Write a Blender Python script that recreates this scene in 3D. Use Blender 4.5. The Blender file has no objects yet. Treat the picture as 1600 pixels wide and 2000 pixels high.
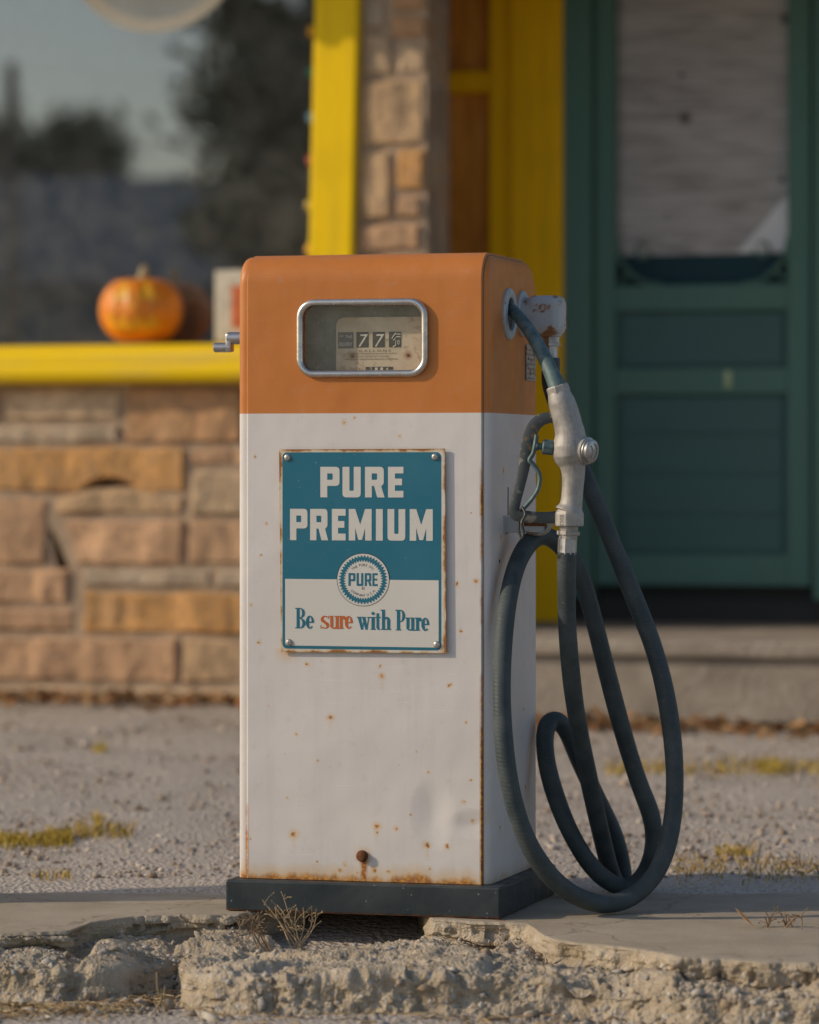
import bpy, bmesh, math, random
import numpy as np
from mathutils import Vector, Matrix, kdtree
from mathutils.geometry import tessellate_polygon

S = bpy.context.scene
COL = S.collection
# ------------------------------------------------------------------ camera
CAMZ, FPX = 0.94, 7600.0          # camera height above the island, focal length in photo pixels
cam = bpy.data.cameras.new("camera")
camo = bpy.data.objects.new("camera", cam); COL.objects.link(camo); S.camera = camo
camo.location = (0, 0, CAMZ); camo.rotation_euler = (math.pi/2, 0, 0)
cam.sensor_fit = 'HORIZONTAL'; cam.sensor_width = 24; cam.lens = FPX/1600*24
cam.shift_y = -0.05
cam.clip_start = 0.1; cam.clip_end = 3000
cam.dof.use_dof = True; cam.dof.focus_distance = 8.22; cam.dof.aperture_fstop = 2.0
# ------------------------------------------------------------------ sky, sun, exposure
ALPHA, ELEV = math.radians(9), math.radians(27)
w = bpy.data.worlds.new("World"); S.world = w; w.use_nodes = True
sky = w.node_tree.nodes.new('ShaderNodeTexSky'); sky.sky_type = 'NISHITA'; sky.sun_disc = False
sky.sun_elevation = ELEV; sky.sun_rotation = math.radians(270) - ALPHA
sky.dust_density = 1.2; sky.air_density = 1.0
w.node_tree.links.new(sky.outputs[0], w.node_tree.nodes['Background'].inputs[0])
w.node_tree.nodes['Background'].inputs[1].default_value = 0.15
sun = bpy.data.lights.new("sun", 'SUN'); sun.energy = 3.4; sun.angle = math.radians(0.6); sun.color = (1, .84, .63)
suno = bpy.data.objects.new("sun", sun); COL.objects.link(suno)
SUND = Vector((-math.cos(ALPHA)*math.cos(ELEV), -math.sin(ALPHA)*math.cos(ELEV), math.sin(ELEV)))
suno.rotation_euler = SUND.to_track_quat('Z', 'Y').to_euler()
S.view_settings.view_transform = 'Standard'; S.view_settings.look = 'None'
S.view_settings.exposure = -0.30; S.view_settings.gamma = 1
S.cycles.use_denoising = True
S.cycles.max_bounces = 8; S.cycles.transparent_max_bounces = 16

rng = np.random.default_rng(7); random.seed(7)

def P(px, py, d):                 # photo pixel + distance -> point in the world
    return Vector(((px-800)/FPX*d, d, CAMZ+(920-py)/FPX*d))

# ------------------------------------------------------------------ noise helpers
def _hash(ix, iy, iz, s):
    n = (ix*374761393 + iy*668265263 + iz*1442695041 + s*974634777) & 0xffffffff
    n = ((n ^ (n >> 13)) * 1274126177) & 0xffffffff
    n = ((n ^ (n >> 16)) * 2246822519) & 0xffffffff
    return ((n ^ (n >> 15)) & 0xffff)/32767.5 - 1.0
def vnoise(p, s=0):
    p = np.asarray(p, float); i = np.floor(p).astype(np.int64); f = p-i; f = f*f*(3-2*f)
    r = 0
    for dx in (0, 1):
        for dy in (0, 1):
            for dz in (0, 1):
                wt = (f[:, 0] if dx else 1-f[:, 0])*(f[:, 1] if dy else 1-f[:, 1])*(f[:, 2] if dz else 1-f[:, 2])
                r = r + wt*_hash(i[:, 0]+dx, i[:, 1]+dy, i[:, 2]+dz, s)
    return r
def fbm(p, oct=4, s=0):
    r, a = 0, 1.0
    for o in range(oct):
        r = r + a*vnoise(np.asarray(p)*2**o, s+o*17); a *= .5
    return r
def facets(p, size, s=0):         # broken-stone facets: every cell is a tilted plane
    r = np.random.default_rng(s); p = np.asarray(p, float)
    lo, hi = p.min(0)-size, p.max(0)+size
    sub = p[r.choice(len(p), min(len(p), 60000), replace=False)]
    cells = np.unique(np.floor(sub/size).astype(int), axis=0)
    c = (cells + r.random(cells.shape))*size
    kd = kdtree.KDTree(len(c))
    for i, q in enumerate(c): kd.insert(q, i)
    kd.balance()
    near2 = [kd.find_n(q, 2) for q in p]
    i0 = np.array([a[0][1] for a in near2]); i1 = np.array([a[1][1] for a in near2])
    d0 = np.array([a[0][2] for a in near2]); d1 = np.array([a[1][2] for a in near2])
    tilt = r.normal(0, .45, (len(c), 3)); off = r.normal(0, .16, len(c))*size
    f0 = ((p-c[i0])*tilt[i0]).sum(1)+off[i0]; f1 = ((p-c[i1])*tilt[i1]).sum(1)+off[i1]
    w_ = np.clip(.5+.5*(d1-d0)/(.12*size), .5, 1)
    return f0*w_+f1*(1-w_)

# ------------------------------------------------------------------ mesh helpers
def link(o, parent=None):
    COL.objects.link(o)
    if parent is not None: o.parent = parent
    return o
def tag(o, label=None, cat=None, group=None, kind=None):
    if label: o['label'] = label
    if cat: o['category'] = cat
    if group: o['group'] = group
    if kind: o['kind'] = kind
    return o
def empty(name, loc, rz=0):
    o = bpy.data.objects.new(name, None); o.location = loc; o.rotation_euler = (0, 0, rz); o.empty_display_size = .1
    return link(o)
def new_mesh(name, v, f, m, parent=None, smooth=False, uv=None, tint=None):
    me = bpy.data.meshes.new(name)
    me.from_pydata([tuple(x) for x in v], [], [tuple(x) for x in f])
    if smooth: me.polygons.foreach_set('use_smooth', [True]*len(me.polygons))
    if uv is not None:
        l = me.uv_layers.new(name='UVMap'); k = np.array([x.vertex_index for x in me.loops])
        l.data.foreach_set('uv', np.asarray(uv)[k].ravel())
    if tint is not None:
        a = me.color_attributes.new('tint', 'FLOAT_COLOR', 'POINT')
        t = np.asarray(tint, float)
        if t.shape[1] == 3: t = np.c_[t, np.ones(len(t))]
        a.data.foreach_set('color', t.ravel())
    if m is not None: me.materials.append(m)
    me.update()
    return link(bpy.data.objects.new(name, me), parent)
def big_mesh(name, v, tri, m, tint=None, smooth=False, parent=None):   # fast path for triangles
    me = bpy.data.meshes.new(name)
    v = np.asarray(v, np.float32); tri = np.asarray(tri, np.int32); n = tri.shape[1]
    me.vertices.add(len(v)); me.vertices.foreach_set('co', v.ravel())
    me.loops.add(tri.size); me.loops.foreach_set('vertex_index', tri.ravel())
    me.polygons.add(len(tri)); me.polygons.foreach_set('loop_start', np.arange(0, tri.size, n, dtype=np.int32))
    me.polygons.foreach_set('loop_total', np.full(len(tri), n, np.int32))
    if smooth: me.polygons.foreach_set('use_smooth', np.ones(len(tri), bool))
    me.update(calc_edges=True); me.validate()
    if tint is not None:
        a = me.color_attributes.new('tint', 'FLOAT_COLOR', 'POINT')
        t = np.asarray(tint, np.float32)
        if t.shape[1] == 3: t = np.c_[t, np.ones(len(t), np.float32)]
        a.data.foreach_set('color', t.ravel())
    me.materials.append(m)
    return link(bpy.data.objects.new(name, me), parent)

class MB:                          # collects pieces, built as ONE mesh
    def __init__(s): s.v = []; s.f = []; s.uv = []
    def add(s, v, f, uv=None):
        o = len(s.v); s.v += [tuple(x) for x in v]; s.f += [tuple(i+o for i in x) for x in f]
        s.uv += [tuple(x) for x in uv] if uv is not None else [(0, 0)]*len(v)
        return s
    def box(s, x0, y0, z0, x1, y1, z1, b=0.0):
        if b <= 0:
            v = [(x, y, z) for z in (z0, z1) for y in (y0, y1) for x in (x0, x1)]
            return s.add(v, [(0, 2, 3, 1), (4, 5, 7, 6), (0, 1, 5, 4), (2, 6, 7, 3), (0, 4, 6, 2), (1, 3, 7, 5)])
        bm = bmesh.new(); bmesh.ops.create_cube(bm, size=1)
        for q in bm.verts:
            q.co = Vector(((x0+x1)/2+q.co.x*(x1-x0), (y0+y1)/2+q.co.y*(y1-y0), (z0+z1)/2+q.co.z*(z1-z0)))
        bmesh.ops.bevel(bm, geom=bm.edges[:], offset=b, segments=2, affect='EDGES', profile=.5)
        bm.verts.index_update()
        s.add([q.co for q in bm.verts], [[q.index for q in f.verts] for f in bm.faces]); bm.free()
        return s
    def tube(s, pts, r, seg=14, cap=True, closed=False, ry=None, up=None):
        pts = [Vector(p) for p in pts]; n = len(pts)
        r = [r]*n if isinstance(r, (int, float)) else list(r)
        ry = r if ry is None else ([ry]*n if isinstance(ry, (int, float)) else list(ry))
        tg = []
        for i in range(n):
            a = pts[(i-1) % n] if closed or i > 0 else pts[i]
            b = pts[(i+1) % n] if closed or i < n-1 else pts[i]
            tg.append((b-a).normalized())
        if up is None:
            up = Vector((0, 0, 1)) if abs(tg[0].z) < .9 else Vector((0, 1, 0)); fixed = False
        else: up = Vector(up); fixed = True
        u = (up-tg[0]*up.dot(tg[0])).normalized(); L = 0
        v, uv = [], []
        for i in range(n):
            if fixed: u = up
            u = (u-tg[i]*u.dot(tg[i])).normalized(); b = tg[i].cross(u)
            if i: L += (pts[i]-pts[i-1]).length
            for k in range(seg):
                a = 2*math.pi*k/seg
                v.append(pts[i]+u*(math.cos(a)*r[i])+b*(math.sin(a)*ry[i])); uv.append((L, k/seg))
        f = []
        for i in range(n if closed else n-1):
            j = (i+1) % n
            for k in range(seg):
                l = (k+1) % seg
                f.append((i*seg+k, i*seg+l, j*seg+l, j*seg+k))
        if cap and not closed:
            f.append(tuple(range(seg-1, -1, -1))); f.append(tuple((n-1)*seg+k for k in range(seg)))
        return s.add(v, f, uv)
    def cyl(s, a, b, r0, r1=None, seg=20, bev=0.0):
        a, b = Vector(a), Vector(b); r1 = r0 if r1 is None else r1; d = (b-a).normalized()
        if bev > 0:
            return s.tube([a, a+d*1e-5, a+d*bev, b-d*bev, b-d*1e-5, b], [r0*.02, r0-bev, r0, r1, r1-bev, r1*.02], seg)
        return s.tube([a, b], [r0, r1], seg)
    def flat(s, outer, holes=(), to=None):    # filled flat outline, mapped to 3-D by to(x, y)
        loops = [[Vector((x, y, 0)) for x, y in L] for L in (outer, *holes)]
        tri = tessellate_polygon(loops); pts = [p for L in loops for p in L]
        return s.add([to(p.x, p.y) for p in pts], tri)
    def prism(s, outer, a, b, to):            # outline extruded between heights a and b: to(x, y, h)
        n = len(outer); tri = tessellate_polygon([[Vector((x, y, 0)) for x, y in outer]])
        v = [to(x, y, a) for x, y in outer]+[to(x, y, b) for x, y in outer]
        f = [tuple(t) for t in tri]+[tuple(i+n for i in t) for t in tri]+[(i, (i+1) % n, (i+1) % n+n, i+n) for i in range(n)]
        return s.add(v, f)
    def build(s, name, m, parent=None, smooth=False, uv=False, tf=None, fix=True):
        v = [tf(Vector(x)) for x in s.v] if tf else s.v
        o = new_mesh(name, v, s.f, m, parent, smooth, s.uv if uv else None)
        if fix:
            bm = bmesh.new(); bm.from_mesh(o.data); bmesh.ops.recalc_face_normals(bm, faces=bm.faces); bm.to_mesh(o.data); bm.free()
        if smooth:
            o.data.set_sharp_from_angle(angle=math.radians(40))
        return o
def spline(pts, n=8):              # Catmull-Rom through the points
    p = [Vector(x) for x in pts]; p = [p[0]*2-p[1]]+p+[p[-1]*2-p[-2]]; o = []
    for i in range(1, len(p)-2):
        a, b, c, d = p[i-1:i+3]
        for k in range(n):
            t = k/n
            o.append(.5*((2*b)+(c-a)*t+(2*a-5*b+4*c-d)*t*t+(3*b-a-3*c+d)*t**3))
    o.append(p[-2]); return o
def rpoly(c, n=5):                 # polygon with rounded corners: (x, y[, r])
    o = []; N = len(c)
    for i in range(N):
        x, y = c[i][:2]; r = c[i][2] if len(c[i]) > 2 else 0
        if r <= 0: o.append((x, y)); continue
        a, b, q = Vector(c[i-1][:2]), Vector((x, y)), Vector(c[(i+1) % N][:2])
        d1, d2 = (a-b).normalized(), (q-b).normalized()
        s_, e_ = b+d1*r, b+d2*r
        for k in range(n+1):
            t = k/n; p = s_*(1-t)**2+b*2*t*(1-t)+e_*t*t; o.append((p.x, p.y))
    return o
def rrect(x0, y0, x1, y1, r, n=6):
    o = []
    for cx, cy, a0 in ((x1-r, y1-r, 0), (x0+r, y1-r, 90), (x0+r, y0+r, 180), (x1-r, y0+r, 270)):
        for k in range(n+1):
            a = math.radians(a0+90*k/n); o.append((cx+r*math.cos(a), cy+r*math.sin(a)))
    return o
def text_geo(s, size, bold=0.0):   # built-in font -> flat mesh
    cu = bpy.data.curves.new('t', 'FONT'); cu.body = s; cu.size = size; cu.offset = bold; cu.align_x = 'CENTER'; cu.resolution_u = 3
    o = link(bpy.data.objects.new('t', cu)); dg = bpy.context.evaluated_depsgraph_get(); dg.update()
    me = bpy.data.meshes.new_from_object(o.evaluated_get(dg))
    v = [tuple(x.co) for x in me.vertices]; f = [tuple(p.vertices) for p in me.polygons]
    bpy.data.objects.remove(o); bpy.data.curves.remove(cu); bpy.data.meshes.remove(me)
    return v, f

# ------------------------------------------------------------------ material helpers
class NT:
    def __init__(s, name, col=(.5, .5, .5), rough=.6, metal=0, spec=.5):
        s.m = bpy.data.materials.new(name); s.m.use_nodes = True; s.t = s.m.node_tree; s.b = s.t.nodes['Principled BSDF']
        s.b.inputs['Base Color'].default_value = (*col, 1); s.b.inputs['Roughness'].default_value = rough
        s.b.inputs['Metallic'].default_value = metal; s.b.inputs['Specular IOR Level'].default_value = spec
    def n(s, t, **k):
        o = s.t.nodes.new('ShaderNode'+t)
        for a, b in k.items(): setattr(o, a, b)
        return o
    def put(s, sock, v):
        if v is None: return
        if isinstance(v, bpy.types.NodeSocket): s.t.links.new(v, sock)
        else:
            if isinstance(v, tuple) and len(v) == 3 and sock.type == 'RGBA': v = (*v, 1)
            sock.default_value = v
    def obj(s): return s.n('TexCoord').outputs['Object']
    def uv(s): return s.n('TexCoord').outputs['UV']
    def attr(s, name='tint'): return s.n('Attribute', attribute_name=name).outputs['Color']
    def noise(s, scale, detail=4, co=None, rough=.55, dist=0):
        o = s.n('TexNoise'); s.put(o.inputs['Vector'], co or s.obj()); o.inputs['Scale'].default_value = scale
        o.inputs['Detail'].default_value = detail; o.inputs['Roughness'].default_value = rough; o.inputs['Distortion'].default_value = dist
        return o.outputs['Fac']
    def vor(s, scale, co=None, feature='F1', out='Distance', rnd=1.0):
        o = s.n('TexVoronoi', feature=feature); s.put(o.inputs['Vector'], co or s.obj()); o.inputs['Scale'].default_value = scale
        o.inputs['Randomness'].default_value = rnd
        return o.outputs[out]
    def scale(s, v, co=None):
        o = s.n('Mapping'); s.put(o.inputs['Vector'], co or s.obj()); o.inputs['Scale'].default_value = v; return o.outputs[0]
    def ramp(s, f, *st):
        o = s.n('ValToRGB'); e = o.color_ramp.elements
        for i, (p, c) in enumerate(st):
            q = e[i] if i < 2 else e.new(p)
            q.position = p; q.color = (c, c, c, 1) if isinstance(c, (int, float)) else (*c, 1)
        s.put(o.inputs[0], f); return o.outputs[0]
    def mapr(s, f, a, b, c=0., d=1.):
        o = s.n('MapRange'); s.put(o.inputs[0], f)
        for i, q in enumerate((a, b, c, d)): s.put(o.inputs[i+1], q)
        return o.outputs[0]
    def math(s, op, a, b=None, c=None):
        o = s.n('Math', operation=op); s.put(o.inputs[0], a); s.put(o.inputs[1], b); s.put(o.inputs[2], c); return o.outputs[0]
    def mix(s, f, a, b, mode='MIX'):
        o = s.n('Mix', data_type='RGBA', blend_type=mode); s.put(o.inputs['Factor'], f); s.put(o.inputs[6], a); s.put(o.inputs[7], b); return o.outputs[2]
    def xyz(s, co=None):
        o = s.n('SeparateXYZ'); s.put(o.inputs[0], co or s.obj()); return o.outputs
    def bump(s, h, strength=.5, dist=.01, nrm=None):
        o = s.n('Bump'); s.put(o.inputs['Height'], h); o.inputs['Strength'].default_value = strength; o.inputs['Distance'].default_value = dist
        s.put(o.inputs['Normal'], nrm); return o.outputs[0]
    def set(s, col=None, rough=None, normal=None, metal=None):
        s.put(s.b.inputs['Base Color'], col); s.put(s.b.inputs['Roughness'], rough); s.put(s.b.inputs['Normal'], normal); s.put(s.b.inputs['Metallic'], metal)
        return s.m
def simple(name, col, rough=.6, metal=0, var=.25, sc=20, bump=.15, bd=.003, bs=90, spec=.5):
    n = NT(name, col, rough, metal, spec)
    d = tuple(c*(1-var) for c in col); l = tuple(min(1, c*(1+var)) for c in col)
    f = n.noise(sc, 6)
    return n.set(n.ramp(f, (.3, d), (.7, l)), n.mapr(f, .3, .7, rough*.85, min(1, rough*1.15)), n.bump(n.noise(bs, 4), bump, bd))
def glass_mat(name, refl, tintc=(1, 1, 1), dust=.0, rough=.0):
    n = NT(name); t = n.t
    tr = n.n('BsdfTransparent'); tr.inputs[0].default_value = (*tintc, 1)
    gl = n.n('BsdfGlossy'); gl.inputs['Roughness'].default_value = rough
    lw = n.n('LayerWeight'); lw.inputs['Blend'].default_value = .5
    f = n.math('MULTIPLY_ADD', n.math('POWER', lw.outputs['Facing'], 5.0), 1-refl, refl)
    mx = n.n('MixShader'); n.put(mx.inputs[0], f); n.put(mx.inputs[1], tr.outputs[0]); n.put(mx.inputs[2], gl.outputs[0])
    last = mx.outputs[0]
    if dust:
        df = n.n('BsdfDiffuse'); df.inputs[0].default_value = (.5, .5, .48, 1)
        m2 = n.n('MixShader'); n.put(m2.inputs[0], n.mapr(n.noise(9, 5), .35, .75, dust*.4, dust*1.6)); n.put(m2.inputs[1], last); n.put(m2.inputs[2], df.outputs[0]); last = m2.outputs[0]
    n.put(t.nodes['Material Output'].inputs[0], last)
    return n.m

# ================================================================== SETTING
WALL = 13.5; BACK = 14.5; GLASS = 13.80
def gz(y):                          # height of the gravel ground
    if y < 8.0: return -.118
    if y < 8.7: return -.118+(y-8.0)/.7*.128
    if y < 13.6: return .010+(y-8.7)*.0249
    return .132
# --- ground sheet
ys = np.concatenate([[-400, -120, -40, -10, 0, 4, 6], np.arange(6.6, 14.2, .06), [16, 30, 80, 300, 900]])
xs = np.concatenate([[-600, -150, -40, -12, -6], np.arange(-4, 4.01, .08), [6, 12, 40, 150, 600]])
XX, YY = np.meshgrid(xs, ys); v = np.c_[XX.ravel(), YY.ravel(), np.vectorize(gz)(YY.ravel())]
near = (np.abs(v[:, 0]) < 5) & (v[:, 1] > 6) & (v[:, 1] < 14)
v[:, 2] += near*.008*fbm(v*np.array([3, 3, 1]), 3, 3)
nx = len(xs); f = [(j*nx+i, j*nx+i+1, (j+1)*nx+i+1, (j+1)*nx+i) for j in range(len(ys)-1) for i in range(nx-1)]
n = NT('gravel_ground', rough=.95, spec=.2)
c = n.mix(n.mapr(n.noise(1.3, 4), .4, .65), (.43, .345, .275), (.33, .265, .205))
c = n.mix(n.mapr(n.vor(60), .1, .5), c, (.50, .44, .38))
c = n.mix(n.mapr(n.noise(150, 3), .5, .75), c, (.22, .185, .155))
ground = new_mesh('ground', v, f, n.set(c, None, n.bump(n.vor(75), .6, .012, n.bump(n.noise(240, 3), .6, .006))), None, True)
tag(ground, kind='structure')

# --- loose stones
bm = bmesh.new(); bmesh.ops.create_icosphere(bm, subdivisions=1, radius=1); bm.verts.index_update()
ICO_V = np.array([q.co for q in bm.verts]); ICO_F = np.array([[q.index for q in f.verts] for f in bm.faces]); bm.free()
def stones(name, pos, rad, tint, m, seed, flat=.65, ang=.28, sink=.3):
    r = np.random.default_rng(seed); n = len(pos); k = len(ICO_V)
    V = ICO_V[None]*(1+r.normal(0, ang, (n, k, 1))).clip(.45, 1.6)
    V = V*np.stack([np.ones(n), r.uniform(.6, 1, n), r.uniform(.4, flat, n)], 1)[:, None]
    a = r.uniform(0, 6.28, n); ca, sa = np.cos(a)[:, None], np.sin(a)[:, None]; t = r.normal(0, .3, n)[:, None]
    x, y, z = V[..., 0], V[..., 1], V[..., 2]
    x, z = x*np.cos(t)-z*np.sin(t), x*np.sin(t)+z*np.cos(t)
    V = np.stack([x*ca-y*sa, x*sa+y*ca, z], 2)*rad[:, None, None]+pos[:, None]
    V[..., 2] += (rad*sink)[:, None]
    F = (ICO_F[None]+(np.arange(n)*k)[:, None, None]).reshape(-1, 3)
    return big_mesh(name, V.reshape(-1, 3), F, m, np.repeat(tint, k, 0))
n = NT('loose_stone', rough=.9, spec=.25)
MAT_STONES = n.set(n.mix(n.mapr(n.noise(160, 4), .35, .7, 0, .55), n.attr(), (.16, .13, .10)), None, n.bump(n.noise(300, 4), .5, .002))
N = 21000
pos = np.c_[rng.uniform(-2.1, 2.5, N), 8.85+4.6*rng.random(N)**1.15, np.zeros(N)]; pos[:, 2] = [gz(y) for y in pos[:, 1]]
rad = np.clip(rng.lognormal(math.log(.0042), .48, N), .002, .017)
base = np.array([(.33, .29, .25), (.26, .22, .19), (.40, .355, .31), (.20, .165, .135), (.46, .43, .40), (.30, .235, .18)])
tint = base[rng.integers(0, 6, N)]*np.array([1.42, 1.33, 1.24])*rng.uniform(.75, 1.2, (N, 1))
tag(stones('gravel', pos, rad, tint, MAT_STONES, 1), kind='stuff')

# --- the broken concrete island: profile swept along x
ctl = np.array([  # px of the photo, lip distance, lip thickness, floor z, crest d, crest z, brow d, brow z, foot d, rough top
 (-900, 7.90, .012, -.020, 7.86, -.018, 7.74, -.045, 7.64),
 (-100, 7.90, .012, -.020, 7.86, -.018, 7.74, -.045, 7.64),
 (60,   7.91, .010, -.018, 7.86, -.018, 7.72, -.050, 7.62),
 (130,  7.95, .018, -.026, 7.87, -.022, 7.72, -.055, 7.62),
 (160,  8.10, .028, -.040, 7.88, -.030, 7.73, -.060, 7.63),
 (230,  8.20, .030, -.046, 7.90, -.036, 7.76, -.064, 7.68),
 (290,  8.23, .030, -.050, 8.00, -.044, 7.90, -.070, 7.86),
 (345,  8.24, .030, -.055, 8.05, -.050, 7.97, -.074, 7.94),
 (385,  8.24, .030, -.050, 7.98, -.042, 7.66, -.060, 7.46),
 (450,  8.25, .030, -.050, 7.93, -.034, 7.60, -.052, 7.44),
 (500,  8.33, .030, -.060, 7.93, -.030, 7.58, -.050, 7.43),
 (575,  8.40, .030, -.080, 7.93, -.038, 7.58, -.048, 7.43),
 (600,  8.60, .030, -.105, 7.95, -.042, 7.58, -.048, 7.42),
 (700,  8.62, .030, -.110, 7.98, -.042, 7.58, -.048, 7.42),
 (800,  8.58, .030, -.090, 8.00, -.038, 7.58, -.046, 7.42),
 (845,  8.16, .032, -.040, 8.00, -.026, 7.58, -.046, 7.41),
 (920,  8.12, .034, -.040, 7.90, -.030, 7.57, -.048, 7.40),
 (1035, 8.07, .036, -.042, 7.78, -.036, 7.56, -.052, 7.39),
 (1075, 7.80, .040, -.046, 7.68, -.044, 7.55, -.056, 7.38),
 (1150, 7.71, .042, -.048, 7.62, -.050, 7.53, -.062, 7.37),
 (1240, 7.63, .034, -.044, 7.56, -.046, 7.48, -.062, 7.35),
 (1300, 7.53, .030, -.044, 7.49, -.048, 7.43, -.064, 7.32),
 (1450, 7.46, .030, -.044, 7.43, -.050, 7.38, -.066, 7.28),
 (1620, 7.40, .030, -.044, 7.37, -.050, 7.32, -.066, 7.22),
 (2600, 7.36, .030, -.044, 7.33, -.050, 7.28, -.066, 7.18)])
ctl[:, 8] = ctl[:, 6]-.042          # the broken front face stands nearly upright
XI = np.concatenate([np.arange(-3.0, -1.0, .02), np.arange(-1.0, .98, .0028), np.arange(.98, 3, .02)])
pxs = XI/7.85*FPX+800
C = [np.interp(pxs, ctl[:, 0], ctl[:, k]) for k in range(1, 9)]
wob = lambda sc, s: fbm(np.c_[XI*sc, XI*0, XI*0+s], 4, s)
lip = C[0]+.012*wob(9, 1)+.006*wob(40, 2); crest = C[3]+.020*wob(8, 3); brow = C[5]+.018*wob(10, 4); foot = brow-.042+.010*wob(12, 5)
back = 8.93+.02*wob(5, 6)-.10*np.clip((330-pxs)/300, 0, 1)-.06*np.clip((130-pxs)/100, 0, 1)
cols = []
for i in range(len(XI)):
    L = lip[i]; t = C[1][i]
    key = [(back[i], -.10, 0), (back[i]-.004, -.012, 0), (back[i]-.02, 0, 0), (L+.012, 0, 0), (L+.002, -.002, .35), (L-.001, -.45*t, 1), (L+.005, -t, 1),
           (L+.010, C[2][i], 1), (max(crest[i]+.06, L-.25*(L-crest[i])), C[2][i], 1), (crest[i], C[4][i], 1), (brow[i], C[6][i], 1), (.5*(brow[i]+foot[i])+.012, -.095, 1), (foot[i], -.125, 1), (foot[i]-.05, -.16, 1)]
    cnt = [3, 4, 70, 4, 9, 9, 4, 48, 44, 74, 40, 26, 6]
    pp = []
    for (a, b), k in zip(zip(key[:-1], key[1:]), cnt):
        for q in range(k):
            u = q/k; pp.append((a[0]+(b[0]-a[0])*u, a[1]+(b[1]-a[1])*u, a[2]+(b[2]-a[2])*u))
    pp.append(key[-1]); cols.append(pp)
A = np.array(cols); nI, nJ = A.shape[:2]
V = np.stack([np.repeat(XI[:, None], nJ, 1), A[..., 0], A[..., 1]], 2)
R = A[..., 2]
# soften the profile in the rough part, keep the lip crisp
for _ in range(2):
    sm = V.copy(); sm[1:-1, 1:-1] = (V[:-2, 1:-1]+V[2:, 1:-1]+V[1:-1, :-2]+V[1:-1, 2:])/4
    V = V+(sm-V)*(R*.8)[..., None]
du = np.gradient(V, axis=0); dv = np.gradient(V, axis=1); NN = np.cross(dv, du); NN /= np.linalg.norm(NN, axis=2, keepdims=True)+1e-9
NN[NN[..., 2] < -.3] *= -1
fl = V.reshape(-1, 3)
vis = (np.abs(fl[:, 0]) < 1.05)
d = np.zeros(len(fl))
q_ = fl[vis]+.010*np.c_[fbm(fl[vis]*30, 2, 31), fbm(fl[vis]*30, 2, 32), fbm(fl[vis]*30, 2, 33)]
d[vis] = .22*facets(q_, .20, 5)+.13*facets(q_, .070, 6)+.20*facets(q_, .026, 8)+.30*facets(fl[vis], .0095, 14)
rg = 0
for o_, (fq, am) in enumerate(((9, .006), (24, .0036), (60, .0026), (140, .0018))): rg = rg-am*np.abs(fbm(fl*fq+fbm(fl*fq*.5, 2, 50+o_)[:, None]*.35, 1, 40+o_))
d += rg+.005
pit = np.clip(vnoise(fl*np.array([42, 42, 42]), 21)-.55, 0, 1)*-.012
d = (d+pit)*R.ravel()+(1-R.ravel())*.0009*fbm(fl*14, 3, 12)
d = np.clip(d, -.028, .020)
fl = fl+NN.reshape(-1, 3)*d[:, None]
idx = np.arange(nI*nJ).reshape(nI, nJ)
quad = np.stack([idx[:-1, :-1], idx[:-1, 1:], idx[1:, 1:], idx[1:, :-1]], 2).reshape(-1, 4)
n = NT('island_concrete', rough=.92, spec=.2)
ra = n.xyz(n.attr())[0]
smooth_c = n.mix(n.mapr(n.noise(6, 6), .35, .7), (.345, .285, .21), (.425, .36, .28))
smooth_c = n.mix(n.mapr(n.noise(160, 4), .52, .75, 0, .7), smooth_c, (.23, .19, .145))
smooth_c = n.mix(n.mapr(n.noise(2.5, 5), .55, .72, 0, .5), smooth_c, (.27, .225, .175))
rough_c = n.mix(n.mapr(n.noise(14, 6), .35, .68), (.33, .265, .185), (.48, .40, .30))
agg = n.vor(70, out='Color'); agv = n.xyz(agg)[0]
rough_c = n.mix(n.math('MULTIPLY', n.mapr(n.vor(70), .38, .30), n.math('GREATER_THAN', agv, .66)), rough_c, n.mix(n.xyz(agg)[1], (.30, .27, .25), (.52, .48, .43)))
rough_c = n.mix(n.mapr(n.noise(90, 5), .55, .8, 0, .6), rough_c, (.20, .155, .11))
crk = n.n('TexVoronoi', feature='DISTANCE_TO_EDGE'); crk.inputs['Scale'].default_value = 2.3
wv = n.n('VectorMath', operation='ADD'); n.put(wv.inputs[0], n.obj()); nz = n.n('TexNoise'); nz.inputs['Scale'].default_value = 7; nz.inputs['Detail'].default_value = 5
n.put(nz.inputs['Vector'], n.obj()); sc_ = n.n('VectorMath', operation='SCALE'); n.put(sc_.inputs[0], nz.outputs['Color']); sc_.inputs['Scale'].default_value = .22; n.put(wv.inputs[1], sc_.outputs[0])
n.put(crk.inputs['Vector'], wv.outputs[0])
ck = n.mapr(crk.outputs['Distance'], .004, .012)
smooth_c = n.mix(n.mapr(ck, 0, 1, .35, 0), smooth_c, (.09, .075, .06))
colr = n.mix(ra, smooth_c, rough_c)
hb = n.math('ADD', n.math('MULTIPLY', n.noise(420, 4), .5), n.math('MULTIPLY', n.math('MULTIPLY', n.vor(150), ra), .9))
hb = n.math('ADD', hb, n.math('MULTIPLY', ck, .25))
island = big_mesh('concrete_island', fl, quad, n.set(colr, None, n.bump(hb, .65, .005)), np.repeat(R.reshape(-1, 1), 3, 1), True)
tag(island, kind='structure')

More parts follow.
